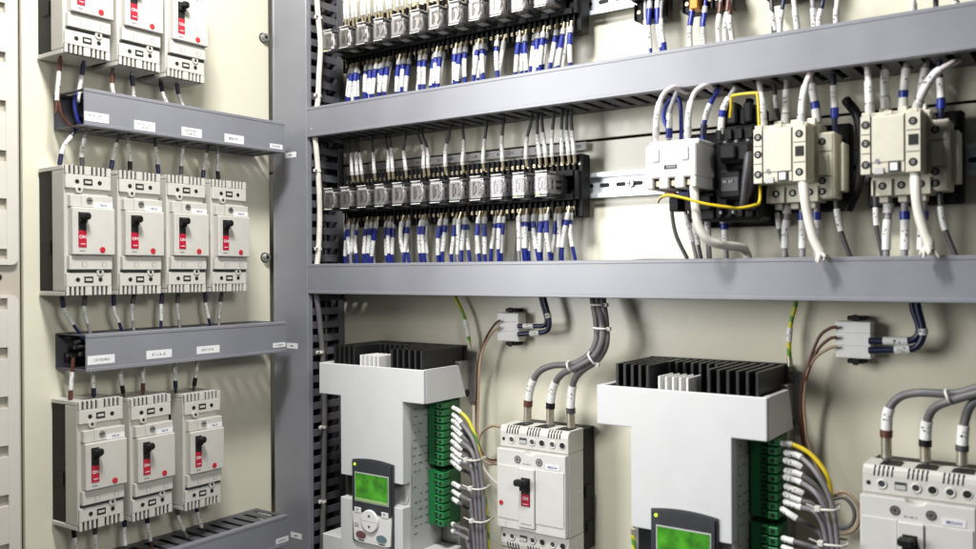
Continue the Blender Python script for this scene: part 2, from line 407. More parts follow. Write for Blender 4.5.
# ------------------------------------------------------------------ two-pole breakers on the side panel
def slots_row(m, x0, n, p, w, zt, dz, y, mi, sl=0.0):
    for i in range(n):
        x = x0+i*p; m.box(x, x+w, y-.0004, y+.002, zt-dz, zt, 0, mi)
def make_breaker(label, loc, group):
    r = thing('circuit_breaker', label, 'circuit breaker', loc, PI/2, group)
    m = MB(); m.box(-.029, .029, -.036, -.0005, -.079, .079, .001); m.box(-.0305, -.029, -.03, -.012, -.03, -.012, .0006); m.build('base', BLACK, r)
    m = MB(); m.box(-.031, .031, -.066, -.0362, -.0782, .0782, .0012)
    m.build('housing', BEIGE, r)
    for sg in (1, -1):
        m = MB()
        # shroud plate running back to the panel + front cap with comb
        zz = sorted((sg*.0784, sg*.084)); m.box(-.031, .031, -.064, -.003, zz[0], zz[1], .0006)
        zz = sorted((sg*.0545, sg*.0725)); m.box(-.031, .031, -.0705, -.0662, zz[0], zz[1], .0007)
        zz = sorted((sg*.0727, sg*.0838))
        m.box(-.031, .031, -.0675, -.0662, zz[0], zz[1], 0, 1)
        pitch = .0062; xs = -.031
        edges = [(-.031, -.0272)]+[(-.0272+.0033+i*pitch, -.0272+pitch+i*pitch) for i in range(3)]+[(-.0053, .0035)]+[(.0035+.0033+i*pitch, .0035+pitch+i*pitch) for i in range(3)]+[(.0254, .031)]
        for a, b in edges: m.box(a, b, -.0705, -.0664, zz[0], zz[1], .0004)
        m.build('terminal_cover', [BEIGE2, HOLE], r)
        zc = sg*.0635
        m = MB()
        for x in (-.016, .015): m.disc(x, zc, -.0709, -.0704, .0029, 14)
        m.box(-.0075, .005, -.0709, -.0704, zc-.0042, zc+.0042, .0004); m.box(-.0055, .003, -.0712, -.0708, zc-.0016, zc+.0016, 0, 1)
        m.box(-.021, -.0195, -.0708, -.0704, zc-.004, zc+.001, 0, 1) if sg < 0 else m.box(.0205, .0218, -.0708, -.0704, zc-.001, zc+.004, 0, 1)
        m.build('terminal_hole', [HOLE, BEIGE], r)
        xt = -.014 if sg > 0 else .014
        m = MB(); m.tube([(xt, -.0664, sg*.0535), (xt, -.0722, sg*.0535)], .0048, 16); m.tube([(xt, -.0723, sg*.0535), (xt, -.0727, sg*.0535)], .002, 12, 1)
        m.build('seal_lug', [BEIGE2, HOLE], r)
    # upper strip with the screw
    m = MB(); m.box(-.027, .0312, -.0745, -.0662, .0303, .0462, .0008); m.box(-.013, -.0127, -.0748, -.0744, .031, .0455, 0, 1); m.build('upper_strip', [BEIGE2, INKG], r)
    m = MB(); m.disc(-.002, .0395, -.0756, -.0746, .0042); m.box(-.0052, .0012, -.0759, -.0755, .0389, .0401, 0, 1); m.build('cover_screw', [SCREW, HOLE], r)
    m = MB(); m.box(.004, .0305, -.0749, -.0746, .0305, .0375, 0); m.glyphs(.012, .024, .034, .0026, -.0749, 1, int(loc[1]*999)); m.build('label_sticker', [STICK, BLUEW], r)
    # main front plate
    m = MB(); m.box(-.0265, .0318, -.0785, -.0662, -.0315, .0298, .0012); m.build('front_cover', BEIGE2, r)
    m = MB(); m.box(-.0285, .0305, -.0735, -.0662, -.0505, -.032, .0008)
    for x in (-.012, .0155): m.box(x, x+.0065, -.0738, -.0734, -.046, -.0405, 0, 1); m.box(x+.0007, x+.0058, -.0739, -.0735, -.0467, -.0411, 0, 0)
    m.box(-.0285, .0305, -.0700, -.0662, -.0542, -.0507, 0, 2)
    m.build('lower_strip', [BEIGE2, INKG, DKGREY], r)
    m = MB(); m.box(-.0195, -.0085, -.0789, -.0784, -.0215, .0235, .0002); tg = m.build('toggle_slot', HOLE, r)
    m = MB(); m.box(-.0188, -.0088, -.0835, -.0786, .0100, .0215, .0012); m.box(-.0188, -.0078, -.0915, -.0830, .0135, .0228, .0025); m.build('toggle_lever', BLACK, tg)
    m = MB(); m.box(-.0193, -.0086, -.0793, -.0788, -.0215, .0000, .0002); w = m.build('status_window', RED, tg)
    text_part('ON', .0058, (-.01395, -.0794, -.0085), STICK, tg, 'status_lettering')
    m = MB(); m.box(-.017, -.0105, -.0796, -.0792, -.0178, -.017, 0); m.build('status_mark', STICK, tg)
    m = MB(); m.disc(.0135, -.0245, -.0793, -.0784, .0038); m.build('trip_button', REDB, r)
    m = MB(); m.box(-.018, -.011, -.0787, -.0784, -.027, -.0255, 0); m.build('print_mark', INKG, r)
    return r
GB = 'beige breakers on the side panel'
ys2 = [.0335+.6015+.0745*i-.0025 for i in range(4)]
ys2 = [.632+.0749*i for i in range(4)]
first = None
names_row2 = ['nearest beige breaker in the middle row of four, at its left end', 'second beige breaker from left in the middle row of four',
              'third beige breaker from left in the middle row of four', 'beige breaker at right end of the middle row of four, nearest the bolt']
first = make_breaker(names_row2[0], (PX, ys2[0]+.003, .0555), GB)
for i in range(1, 4): dup(first, (PX, ys2[i]+.003, .0555), names_row2[i])
for i in range(3):
    dup(first, (PX, ys2[i]+.003, .3675-.0022*i), ['left beige breaker in the top row, above the upper duct and cut by the frame', 'middle one of three beige breakers in the top row, cut by the frame',
                                          'right beige breaker of the top row with its black lever at the picture edge'][i])
rb = random.Random(3)
ys3 = [.650, .7245, .8085]
for i in range(3):
    dup(first, (PX, ys3[i], -.2505-.0045*i), ['left beige breaker in the bottom row of three, nearest the frame post', 'middle beige breaker in the bottom row of three',
                                     'right beige breaker in the bottom row of three, above the slotted dark duct'][i])

for o_ in bpy.data.objects:
    if o_.name.startswith('circuit_breaker') and o_.parent is None:
        o_.rotation_euler = (rb.uniform(-.006, .006), rb.uniform(-.006, .006), PI/2+rb.uniform(-.008, .008))

# ------------------------------------------------------------------ relays on sockets
def make_socket(label, loc, group):
    r = thing('relay_socket', label, 'relay socket', loc, 0, group)
    m = MB(); w = .0176
    m.box(-w, w, -.028, -.012, -.043, .043, .0008)
    for sg in (1, -1):
        z = sorted((sg*.0205, sg*.0425)); m.box(-w, w, -.035, -.028, z[0], z[1], .0008)
        for i in range(5):
            x = -w+i*.0088; m.box(x-.0009, x+.0009, -.0395, -.035, z[0], z[1], .0003)
        z = sorted((sg*.012, sg*.0205)); m.box(-w, w, -.045, -.028, z[0], z[1], .0008)
    m.build('body', BLACK, r)
    for sg in (1, -1):
        m = MB()
        for i in range(4):
            x = -w+.0044+i*.0088; m.disc(x, sg*.031, -.0368, -.0352, .0026, 10); m.box(x-.002, x+.002, -.0373, -.0367, sg*.031-.0004, sg*.031+.0004, 0, 1)
        o = m.build('terminal_screws', [BRASS, HOLE], r)
    return r
def make_relay(label, loc, group, lamp=None):
    r = thing('plug_relay', label, 'relay', loc, 0, group)
    w, h = .0122, .0172
    m = MB(); m.box(-w+.0012, w-.0012, -.012, 0, -h+.001, h-.001, .0006); m.build('relay_base', DKGREY, r)
    m = MB(); m.box(-w, w, -.052, -.0003, -h, h, .003); m.build('clear_cover', CLEAR, r)
    m = MB(); m.tube([(-.001, -.0385, -.0105), (-.001, -.0385, .0095)], .0082, 20); m.tube([(-.001, -.0385, -.0125), (-.001, -.0385, -.0105)], .0096, 20, 1); m.tube([(-.001, -.0385, .0095), (-.001, -.0385, .0112)], .0096, 20, 1)
    m.build('coil', [COILW, WHITE2], r)
    m = MB(); m.box(-.0098, -.0052, -.0496, -.047, -.0125, .0135, .0006, 0); m.box(-.0096, .0085, -.0496, -.047, -.0142, -.0095, .0006, 0); m.box(-.0098, .0072, -.0496, -.047, .0088, .0142, .0006)
    m.tube([(.0035, -.049, .0095), (.0080, -.0492, .005), (.0086, -.0492, -.003), (.005, -.049, -.0095)], .0013, 6, 1)
    m.box(-.0035, -.0015, -.0490, -.0472, -.006, .004, .0004, 1)
    m.build('coil_former', [WHITE2, COPPER], r)
    m = MB()
    for z in (-.0085, 0, .0085):
        m.box(-.0085, .0085, -.0265, -.0255, z-.0015, z+.0015, .0002); m.box(-.009, -.006, -.028, -.012, z-.002, z+.002, .0003); m.box(.006, .0098, -.029, -.012, z-.002, z+.002, .0003)
    m.box(-.0095, .0095, -.014, -.0122, -.014, .014, .0004, 1); m.box(.0086, .0098, -.046, -.016, -.0125, -.007, .0003, 2); m.box(.0086, .0098, -.046, -.020, .006, .0115, .0003, 2); m.box(.0080, .0092, -.034, -.028, -.007, .006, .0003, 2); m.build('contact_stack', [COPPER, BLACK, GREYP], r)
    for sz in (-1, 1):   # bright moulded lips of the clear cover
        m = MB(); m.box(-w+.003, w-.003, -.0524, -.0513, sz*(h-.0006)-.0006, sz*(h-.0006)+.0006, .0003); m.build('cover_lip', WHITE2, r)
    m = MB(); m.box(-.009, .009, -.04, -.018, -h-.0004, -h+.0002, 0, 0); m.box(-.006, .006, -.036, -.022, -h-.0007, -h-.0003, 0, 1); m.build('rating_print', [DKGREY, GREYP], r)
    return r
RP = .03635
ROWS = (('middle', .1172), ('upper', .3705))
x0 = -1.0279+.0112
sock = rel = None; lit = []
for rn, zc in ROWS:
    for i in range(12):
        x = x0+RP*i
        ls = f'black relay socket under the {ordn(i)} clear relay from left in the {rn} relay row'
        lr = f'{ordn(i)} clear plug-in relay from left in the {rn} relay row'
        g1, g2 = f'relay sockets of the {rn} row', f'relays of the {rn} row'
        xs = x+.0075
        if sock is None: sock = make_socket(ls, (xs, PY, zc), g1); rel = make_relay(lr, (x, PY-.035, zc), g2)
        else: dup(sock, (xs, PY, zc), ls, g1); rel_i = dup(rel, (x, PY-.035, zc), lr, g2)
        rr = rel if (i == 0 and rn == 'middle') else rel_i
        if i in ((0, 10, 11) if rn == 'middle' else (0,)): lit.append(rr)
    # end stop
    e = thing('rail_end_stop', f'black end stop closing the right end of the {rn} relay row', 'end stop', (x0+RP*12-.0108, PY, zc), 0)
    m = MB(); m.box(0, .0085, -.034, -.012, -.043, .043, .001); m.box(0, .006, -.042, -.034, -.02, .02, .0008); m.build('block', BLACK, e)
    m = MB(); m.disc(.0042, .03, -.0352, -.034, .0024, 12); m.build('clamp_screw', SCREW, e)
for rr in lit:
    m = MB(); m.box(-.0085, -.002, -.0516, -.0506, -.0155, -.0115, .0002); m.build('indicator_lens', YELG, rr)
# marker strip above the middle relays
t = thing('marker_strip', 'pale marker strip lying along the top of the middle relay row', 'marker strip', (-1.0, PY-.006, .176), 0)
m = MB(); m.box(0, .41, -.004, 0, -.008, .004, .0006)
for i in range(18): m.glyphs(.012+i*.0224, .022+i*.0224, -.002, .004, -.004, 1, i)
m.build('strip', [GREYP, INKG], t)

# ------------------------------------------------------------------ wires
def smooth(pts, per=7):
    P = [2*pts[0]-pts[1]]+pts+[2*pts[-1]-pts[-2]]; out = []
    for i in range(1, len(P)-2):
        a, b, c, d = P[i-1], P[i], P[i+1], P[i+2]
        for k in range(per):
            t = k/per; out.append(.5*((2*b)+(c-a)*t+(2*a-5*b+4*c-d)*t*t+(-a+3*b-3*c+d)*t**3))
    out.append(pts[-1]); return out
def sub(path, t0, t1, n=6):
    L = [0]
    for a, b in zip(path, path[1:]): L.append(L[-1]+(b-a).length)
    def at(s):
        s = max(0, min(1, s))*L[-1]
        for i in range(len(path)-1):
            if s <= L[i+1]: return path[i].lerp(path[i+1], (s-L[i])/max(1e-9, L[i+1]-L[i]))
        return path[-1].copy()
    return [at(t0+(t1-t0)*k/n) for k in range(n+1)]
KIND = {'sleeve': ('marker_sleeve', SLEEVE, 1.28), 'blue': ('colour_boot', BLUEW, 1.42), 'black': ('colour_boot', BLACK, 1.42), 'brown': ('colour_boot', BROWNW, 1.42),
        'navy': ('colour_boot', NAVYW, 1.42), 'grey': ('colour_boot', DGREYW, 1.42), 'ferrule': ('ferrule', BRASS, 1.12), 'clearboot': ('ferrule_collar', GREYP, 1.45),
        'lug': ('cable_lug', LUGM, 1.22), 'tan': ('colour_boot', TANW, 1.35)}
wc = [0]
def wire(pts, r, m, label, segs=(), cat='wire', name='wire', group=None, face=Vector((0, -1, 0)), n=8, per=7):
    wc[0] += 1
    pts = [Vector(p) for p in pts]; path = smooth(pts, per); o = path[0].copy(); path = [p-o for p in path]
    root = MB().tube(path, r, n).build(name, m, None, o); tag(root, label, cat, group)
    for s in segs:
        t0, t1, k = s[:3]
        if t0 > t1: t0, t1 = t1, t0
        nm, mm, f = KIND[k]; q = sub(path, t0, t1, 6 if k == 'sleeve' else 3)
        b = MB().tube(q, r*f, max(8, n)); mats = [mm]
        if k == 'sleeve':
            mats.append(INK); rnd = random.Random(wc[0]*7+int(t0*100)); d = (q[-1]-q[0]).normalized(); side = d.cross(face).normalized(); fr_ = side.cross(d).normalized()
            if fr_.dot(face) < 0: fr_ = -fr_
            Ls = (q[-1]-q[0]).length; R = r*f
            for gi in range(rnd.choice((2, 2, 3))):
                tt = .32+.18*gi
                c = sub(path, t0+(t1-t0)*tt, t0+(t1-t0)*tt, 1)[0]
                for st in range(3):
                    if rnd.random() < .2: continue
                    du = (rnd.choice((-.5, -.1, .25)))*R; lv = Ls*.045
                    a = c+side*du+fr_*(R*math.sqrt(max(.1, 1-(du/R)**2)))*.94+d*rnd.uniform(-.04, .04)*Ls
                    e = a+d*lv*rnd.uniform(.6, 1.3)+side*R*rnd.uniform(-.1, .45)
                    b.tube([a, e], R*.13, 5, 1)
        b.build(nm, mats, root)
    return root
def zf(x0, y0, s): return lambda a, b: (x0+a/s, y0+b/s)

# wires of the relay rows
Z5 = zf(300, 100, 2.615)
top_mid = [(130, 137, 137, 200), (143, 150, 150, 200), (152, 160, 162, 203), (190, 195, 195, 200), (225, 234, 232, 212), (236, 243, 243, 212), (275, 275, 277, 202), (310, 326, 324, 206), (319, 337, 336, 206),
           (392, 385, 381, 196), (424, 432, 426, 196), (487, 485, 480, 186), (533, 531, 530, 186), (606, 597, 592, 176), (622, 624, 627, 160), (632, 640, 643, 160), (664, 662, 660, 156), (687, 687, 686, 150), (697, 701, 703, 150), (710, 715, 717, 146)]
YW = 1.042
zs_top = .1172+.034
for i, (a, b, c, zb) in enumerate(top_mid):
    pa = aty(*Z5(a, 60), YW); pb = aty(*Z5(b, 130), YW); pc = aty(*Z5(c, 195), YW)
    jit = random.uniform(-.004, .004)
    pts = [Vector((pa.x, YW+.004, .232)), Vector((pa.x+jit*.3, YW, .212)), Vector((pb.x, YW-.003, .187)), Vector((pc.x, YW-.001, .164)), Vector((pc.x, YW+.002, zs_top-.004))]
    lo = .50+random.uniform(-.06, .03)
    wire(pts, .0023, DGREYW, f'grey wire with white sleeve, {ordn(i)} from left above the middle relay row', [(lo, .80, 'sleeve'), (.80, .87, 'clearboot'), (.87, 1, 'ferrule')],
         'wire', 'control_wire', 'grey wires entering the middle relay row from above')
bot_mid = [124, 133, 147, 174, 187, 201, 227, 243, 267, 285, 319, 331, 369, 383, 408, 427, 440, 468, 486, 514, 531, 574, 593, 613, 629, 645, 672, 690, 709]
bot_mid = sorted(bot_mid+[128, 141, 180, 194, 234, 276, 325, 376, 419, 433, 475, 523, 583, 603, 621, 637, 680, 700])
for i, a in enumerate(bot_mid):
    YW = 1.042 if i % 2 else 1.0475
    p = aty(*Z5(a, 330), YW); lean = random.uniform(-.008, .006)
    if i % 3 == 0: lean -= .004
    pts = [Vector((p.x+random.uniform(-.001, .001), YW+.003, .088)), Vector((p.x, YW-.001, .074)), Vector((p.x+lean*.4, YW-.003, .05)), Vector((p.x+lean, YW-.001, .02)), Vector((p.x+lean*1.2, YW+.006, -.006))]
    t = random.uniform(-.045, .045)
    kind = i % 5
    pts = [p_+Vector((random.uniform(-.0012, .0012), random.uniform(-.0015, .0015), 0)) for p_ in pts]
    segs = [(0, .12, 'ferrule'), (.10, .2, 'clearboot'), (.2+abs(t), .33+t*1.6, 'blue'), (.33+t*1.6, .62+t, 'sleeve')] if kind != 3 else [(0, .14, 'ferrule'), (.12, .2, 'clearboot'), (.2, .62+t, 'sleeve')]
    wire(pts, .0026, LGREYW if kind == 3 else BLUEW, f"{'pale' if kind == 3 else 'blue'} wire with white sleeve, {ordn(i)} from left below the middle relay row", segs, 'wire', 'control_wire', 'wires leaving the middle relay row downwards')
Z4 = zf(300, 0, 3.05)
bot_up = [154, 165, 179, 203, 216, 232, 246, 262, 275, 302, 317, 333, 368, 382, 410, 421, 437, 474, 490, 505, 536, 551, 566, 601, 622, 668, 688, 716, 733, 752, 782, 803, 826]
zu = .3705
YW = 1.042
bot_up = sorted(bot_up+[160, 172, 210, 224, 254, 269, 310, 375, 416, 429, 482, 497, 543, 558, 676, 725, 742, 792, 815])
for i, a in enumerate(bot_up):
    YW = 1.042 if i % 2 else 1.0475
    py = 215-(a-150)*.215
    p = aty(*Z4(a, py+20), YW); lean = random.uniform(-.010, .002)
    pts = [Vector((p.x, YW+.003, zu-.030)), Vector((p.x, YW-.001, zu-.044)), Vector((p.x+lean*.3, YW-.003, zu-.064)), Vector((p.x+lean, YW-.001, .278)), Vector((p.x+lean*1.3, YW+.005, .250))]
    t = random.uniform(-.045, .045); kind = (i*7) % 6
    segs = [(0, .12, 'ferrule'), (.10, .19, 'clearboot'), (.19+abs(t), .32+t*1.6, 'blue'), (.32+t*1.6, .60+t, 'sleeve')] if kind != 2 else [(0, .12, 'ferrule'), (.1, .24, 'clearboot'), (.24, .70+t, 'sleeve')]
    wire(pts, .0027, LGREYW if kind == 2 else BLUEW, f"{'pale' if kind == 2 else 'blue'} wire with white sleeve, {ordn(i)} from left below the upper relay row", segs, 'wire', 'control_wire', 'wires leaving the upper relay row downwards')
Z6 = zf(300, 0, 5)
YW = 1.042
top_up = [228, 243, 266, 283, 312, 326, 347, 380, 398, 412, 440, 456, 490, 515, 552, 590, 640, 690, 745, 800]
for i, a in enumerate(top_up):
    p = aty(*Z6(a, 50), YW); lean = random.uniform(-.004, .004)
    pts = [Vector((p.x+lean, YW, zu+.115)), Vector((p.x+lean*.5, YW-.002, zu+.085)), Vector((p.x, YW-.002, zu+.055)), Vector((p.x, YW+.001, zu+.03))]
    wire(pts, .0021, LGREYW if i % 3 else DGREYW, f"{'light' if i % 3 else 'dark'} grey wire with white sleeve, {ordn(i)} from left above the upper relay row", [(.25, .74, 'sleeve'), (.74, .84, 'clearboot'), (.84, 1, 'ferrule')], 'wire', 'control_wire', 'wires entering the upper relay row from above')

# wires of the side panel
XW = -1.112
FX = Vector((1, 0, 0))
def lwire(pp, label, segs, grp, m=LGREYW, ext=(.012, .016), r=.0022, x=XW):
    q = [atx(a, b, x) for a, b in pp]
    if len(q) == 2: q.insert(1, q[0].lerp(q[1], .5)+Vector((.002, .001, 0)))
    q = [q[0]+(q[0]-q[1]).normalized()*ext[0]]+q+[q[-1]+(q[-1]-q[-2]).normalized()*ext[1]]
    return wire(q, r, m, label, segs, 'wire', 'breaker_wire', grp, FX)
which = ['left', 'middle', 'right']
R1 = [((60, 61), (58.5, 78), (57.5, 90)), ((83, 66), (81, 80), (79, 92)), ((112.5, 76), (112, 86), (114, 96)), ((132, 78), (133, 88), (134, 100)), ((161, 84), (163, 94), (167, 104)), ((177, 86), (179, 96), (184, 108))]
for i, pp in enumerate(R1):
    b = i//2; k = ('left', 'right')[i % 2]
    lwire(pp, f'{k} sleeved wire hanging under the {which[b]} breaker of the top row', [(.12, .32, ['brown', 'navy', 'brown', 'navy', 'black', 'navy'][i]), (.32, .8, 'sleeve')], 'breaker wires into the upper side duct', [BROWNW, NAVYW, DGREYW, LGREYW, DGREYW, LGREYW][i], (.012, .03))
R2 = [((73, 134), (63, 148), (60, 162)), ((85, 137), (82, 151), (82, 164)), ((117, 142), (113.5, 154), (111.6, 166)), ((128, 143), (130, 155), (130, 167)), ((155.5, 146), (157, 158), (158, 170)),
      ((183, 148), (181.5, 160), (181, 172)), ((207, 152), (204, 164), (203, 176)), ((218, 153), (217.5, 165), (218, 177))]
w4 = ['first', 'second', 'third', 'fourth']
for i, pp in enumerate(R2):
    k = ('left', 'right')[i % 2]
    lwire(pp, f'{k} sleeved wire above the {w4[i//2]} breaker of the middle row', [(.32, .7, 'sleeve'), (.7, .88, ['navy', 'grey', 'navy', 'black'][i % 4])], 'breaker wires from the upper side duct', [NAVYW, LGREYW, DGREYW, LGREYW][i % 4], (.02, .012))
R2b = [((62, 297), (65, 312), (75, 327)), ((85, 297), (84, 311), (88, 325)), ((113.5, 297), (114.5, 310), (119.5, 324)), ((134, 296), (131.5, 309), (133, 322)), ((162, 296), (161, 308), (161, 322)), ((178, 295), (177.5, 308), (179, 321)),
       ((205, 294), (206, 307), (209, 320)), ((221.5, 294), (220, 307), (219, 320))]
for i, pp in enumerate(R2b):
    k = ('left', 'right')[i % 2]
    lwire(pp, f'{k} sleeved wire under the {w4[i//2]} breaker of the middle row', [(.14, .34, ['navy', 'grey'][i % 2]), (.34, .68, 'sleeve')], 'breaker wires into the middle side duct', [NAVYW, LGREYW][i % 2], (.012, .02))
R3 = [((72, 373), (71, 384), (70.5, 396)), ((93, 371), (93.5, 382), (93.6, 394)), ((120.4, 369), (121, 380), (123, 391)), ((143, 366), (143, 378), (143, 389)), ((175, 363), (175, 375), (175.5, 387)), ((197, 361), (196, 373), (194.4, 384))]
for i, pp in enumerate(R3):
    k = ('left', 'right')[i % 2]
    lwire(pp, f'{k} sleeved wire above the {which[i//2]} breaker of the bottom row', [(.3, .68, 'sleeve'), (.68, .86, ['brown', 'navy', 'black'][i % 3])], 'breaker wires from the middle side duct', [BROWNW, NAVYW, DGREYW][i % 3], (.02, .012))
R3b = [((74, 534), (75, 541), (76, 549)), ((95, 530), (95, 540), (96, 548)), ((124.6, 522), (124.5, 532), (125, 542)), ((147, 518), (148, 528), (150, 538)), ((177, 510), (179, 519), (183, 528)), ((196.5, 507), (198, 516), (201, 525))]
for i, pp in enumerate(R3b):
    k = ('left', 'right')[i % 2]
    lwire(pp, f'{k} sleeved wire under the {which[i//2]} breaker of the bottom row', [(.14, .3, ['black', 'grey', 'navy'][i % 3]), (.3, .72, 'sleeve')], 'breaker wires into the lowest side duct', [BROWNW, LGREYW, DGREYW][i % 3], (.012, .022))
wire([atx(59, 86, XW), atx(58.5, 100, XW), atx(62, 116, XW), atx(71, 126, XW), atx(80, 127, XW), atx(100, 128, XW)], .0022, BROWNW, 'brown wire looping inside the open end of the upper side duct', (), 'wire', 'breaker_wire', None, FX)
wire([atx(80, 90, XW), atx(75, 100, XW), atx(76, 114, XW), atx(81, 124, XW), atx(100, 127, XW)], .0024, BLUEW, 'blue wire dropping inside the open end of the upper side duct', (), 'wire', 'breaker_wire', None, FX)

# long cable tied along the vertical duct
def tie_ring(path_pts, t, r, root, o):
    pass
def tied_cable(pp, label, ties, m, r=.0045):
    q = [atx(a, b, -1.055) for a, b in pp]
    root = wire(q, r, m, label, (), 'cable', 'riser_cable', 'pale cables tied along the vertical duct', FX, 10)
    for (a, b) in ties:
        c = atx(a, b, -1.055)-root.location
        k = MB(); k.tube([c+Vector((0, 0, -.0022)), c+Vector((0, 0, .0022))], r*1.2, 12); k.box(c.x-.002, c.x+.003, c.y-.009, c.y-.004, c.z-.0025, c.z+.0025, .0005); k.tube([c+Vector((0, 0, 0)), c+Vector((.006, -.012, .002))], .0013, 6)
        k.build('cable_tie', TIE, root)
tied_cable([(316, -15), (318, 15), (320.5, 45), (319, 75), (318, 100), (316, 112)], 'bright white cable tied along the vertical duct above the upper duct', [(319, 18), (318.5, 96)], CABW)
tied_cable([(313, 128), (315.5, 142), (318, 170), (319.8, 210), (318.5, 250), (316, 272)], 'white cable tied along the vertical duct between both horizontal ducts', [(318, 171), (318.8, 249)], CABW)
tied_cable([(314, 284), (316.5, 296), (320, 325), (323.5, 370), (324.5, 430), (323.5, 490), (322.5, 540), (321.5, 575)], 'white cable coloured grey for dim light, tied along vertical duct beside left drive', [(320.5, 352), (323.5, 427), (323, 501)], GREYW)  # same white cable; its grey colour carries the dimmer light down here

# ------------------------------------------------------------------ contactors
def screw_holes(root, pts, y, r=.0044, name='terminal_screw'):
    for x, z in pts:
        m = MB(); m.disc(x, z, y-.0005, y-.0001, r, 14); m.disc(x, z, y-.0009, y-.0005, r*.5, 10, 1); m.box(x-r*.5, x+r*.5, y-.0012, y-.0008, z-.0004, z+.0004, 0, 0)
        m.build(name, [HOLE, SCREW], root)
def make_contactor(label, loc):
    """origin: lower left of the front block on the panel plane"""
    r = thing('contactor', label, 'contactor', loc, 0, 'ivory contactors on the middle rail')
    m = MB(); m.box(-.008, .088, -.028, -.012, -.03, .07, .002); m.box(.002, .064, -.012, -.0008, -.012, .05, .001); m.build('base', BLACK, r)  # black base plate also stands in for the shaded side behind
    m = MB(); m.box(.004, .062, -.065, -.0285, -.0205, .068, .0015); m.box(.004, .062, -.0662, -.065, -.0205, .0, .0006)
    for i in range(4): m.box(.004+i*.0187, .004+i*.0187+.0018, -.0695, -.066, -.0205, -.003, .0004)
    m.build('body', IVORY, r)
    screw_holes(r, [(.0145, -.010), (.0333, -.010), (.052, -.010)], -.0662, .0042)
    for i in range(3):
        x = .0145+i*.0187
        for zz in (-.0275, .0685):
            m = MB(); m.box(x-.0045, x+.0045, -.058, -.042, zz, zz+.0068, .0008); m.build('terminal_shroud', IVORY, r)
    m = MB(); m.box(0, .0575, -.1, -.0653, 0, .0610, .0014); m.box(0, .0575, -.0925, -.0653, .061, .0655, .001)
    m.box(.011, .042, -.1012, -.0998, .012, .0595, .0006); m.box(0, .0095, -.101, -.0998, .0, .061, .0005); m.box(.0435, .0575, -.101, -.0998, 0, .061, .0005)
    for i in range(7): m.box(.0576, .0583, -.0975+i*.0043, -.0952+i*.0043, .003, .058, .0002)
    for x in (.005, .0265, .0505): m.box(x-.0042, x+.0042, -.099, -.0955, .0612, .0655, .0006)
    m.build('auxiliary_block', IVORY, r)
    for g in ((.0096, .0109, .0005, .0605), (.0421, .0434, .0005, .0605), (.0008, .009, .0215, .0222), (.0008, .009, .0415, .0422), (.0445, .0568, .0205, .0212), (.0445, .0568, .0425, .0432)):
        yg = -.1003 if g[1]-g[0] < .002 else -.1013
        m = MB(); m.box(g[0], g[1], yg, yg+.0004, g[2], g[3], 0); m.build('parting_groove', HOLE, r)
    screw_holes(r, [(.005, .052), (.005, .0325), (.005, .010), (.0505, .052), (.0505, .010)], -.101, .0043)
    m = MB(); m.box(.0462, .0555, -.1017, -.101, .0275, .0385, .0006); m.build('marker_window', HOLE, r)
    m = MB(); m.box(.027, .038, -.1022, -.1011, .0005, .0125, .0006, 0); m.box(.029, .036, -.1027, -.1021, .0025, .0105, .0004, 1); m.build('position_indicator', [DKGREY, STICK], r)
    m = MB(); m.box(.0135, .0225, -.1018, -.1011, -.0005, .0065, .0005); m.build('position_flag', GREYP, r)
    m = MB(); m.disc(.0165, .0135, -.1016, -.1011, .0024, 12); m.build('rating_mark', INKG, r)
    m = MB(); m.box(.0583, .079, -.065, -.0285, -.018, .0565, .0012); m.box(.0605, .0768, -.0662, -.0648, -.016, .0545, .0006); m.box(.0625, .0725, -.069, -.065, .0085, .032, .0006); m.box(.0792, .0865, -.055, -.0285, -.01, .045, .001)
    for i in range(5): m.box(.079, .0797, -.0625+i*.0055, -.0595+i*.0055, -.014, .052, .0002)
    m.build('side_block', IVORY, r)
    for zg in (.0345, .0065):
        m = MB(); m.box(.061, .0765, -.0664, -.066, zg, zg+.0007, 0); m.build('parting_groove', HOLE, r)
    screw_holes(r, [(.066, .046), (.066, .002), (.066, -.010)], -.0662, .0042)
    return r
c3 = make_contactor('right ivory contactor with five white sleeved wires above, near picture edge', (-.2115, PY, .0998))
dup(c3, (-.3255, PY, .0975), 'ivory contactor standing between the white one and the right one')
# black arcs put in for the shaded sides of the ivory contactors
wire([aty(846, 100, 1.06), aty(858, 118, 1.05), aty(862, 150, 1.05), aty(858, 185, 1.05), aty(848, 210, 1.055)], .0055, BLACK, 'thick black arc standing for the shaded side between the two ivory contactors', (), 'cable', 'power_cable')
wire([aty(750, 100, 1.06), aty(744, 125, 1.05), aty(746, 150, 1.05), aty(750, 175, 1.05)], .0055, BLACK, 'thick black arc standing for the shaded side left of the middle contactor', (), 'cable', 'power_cable')

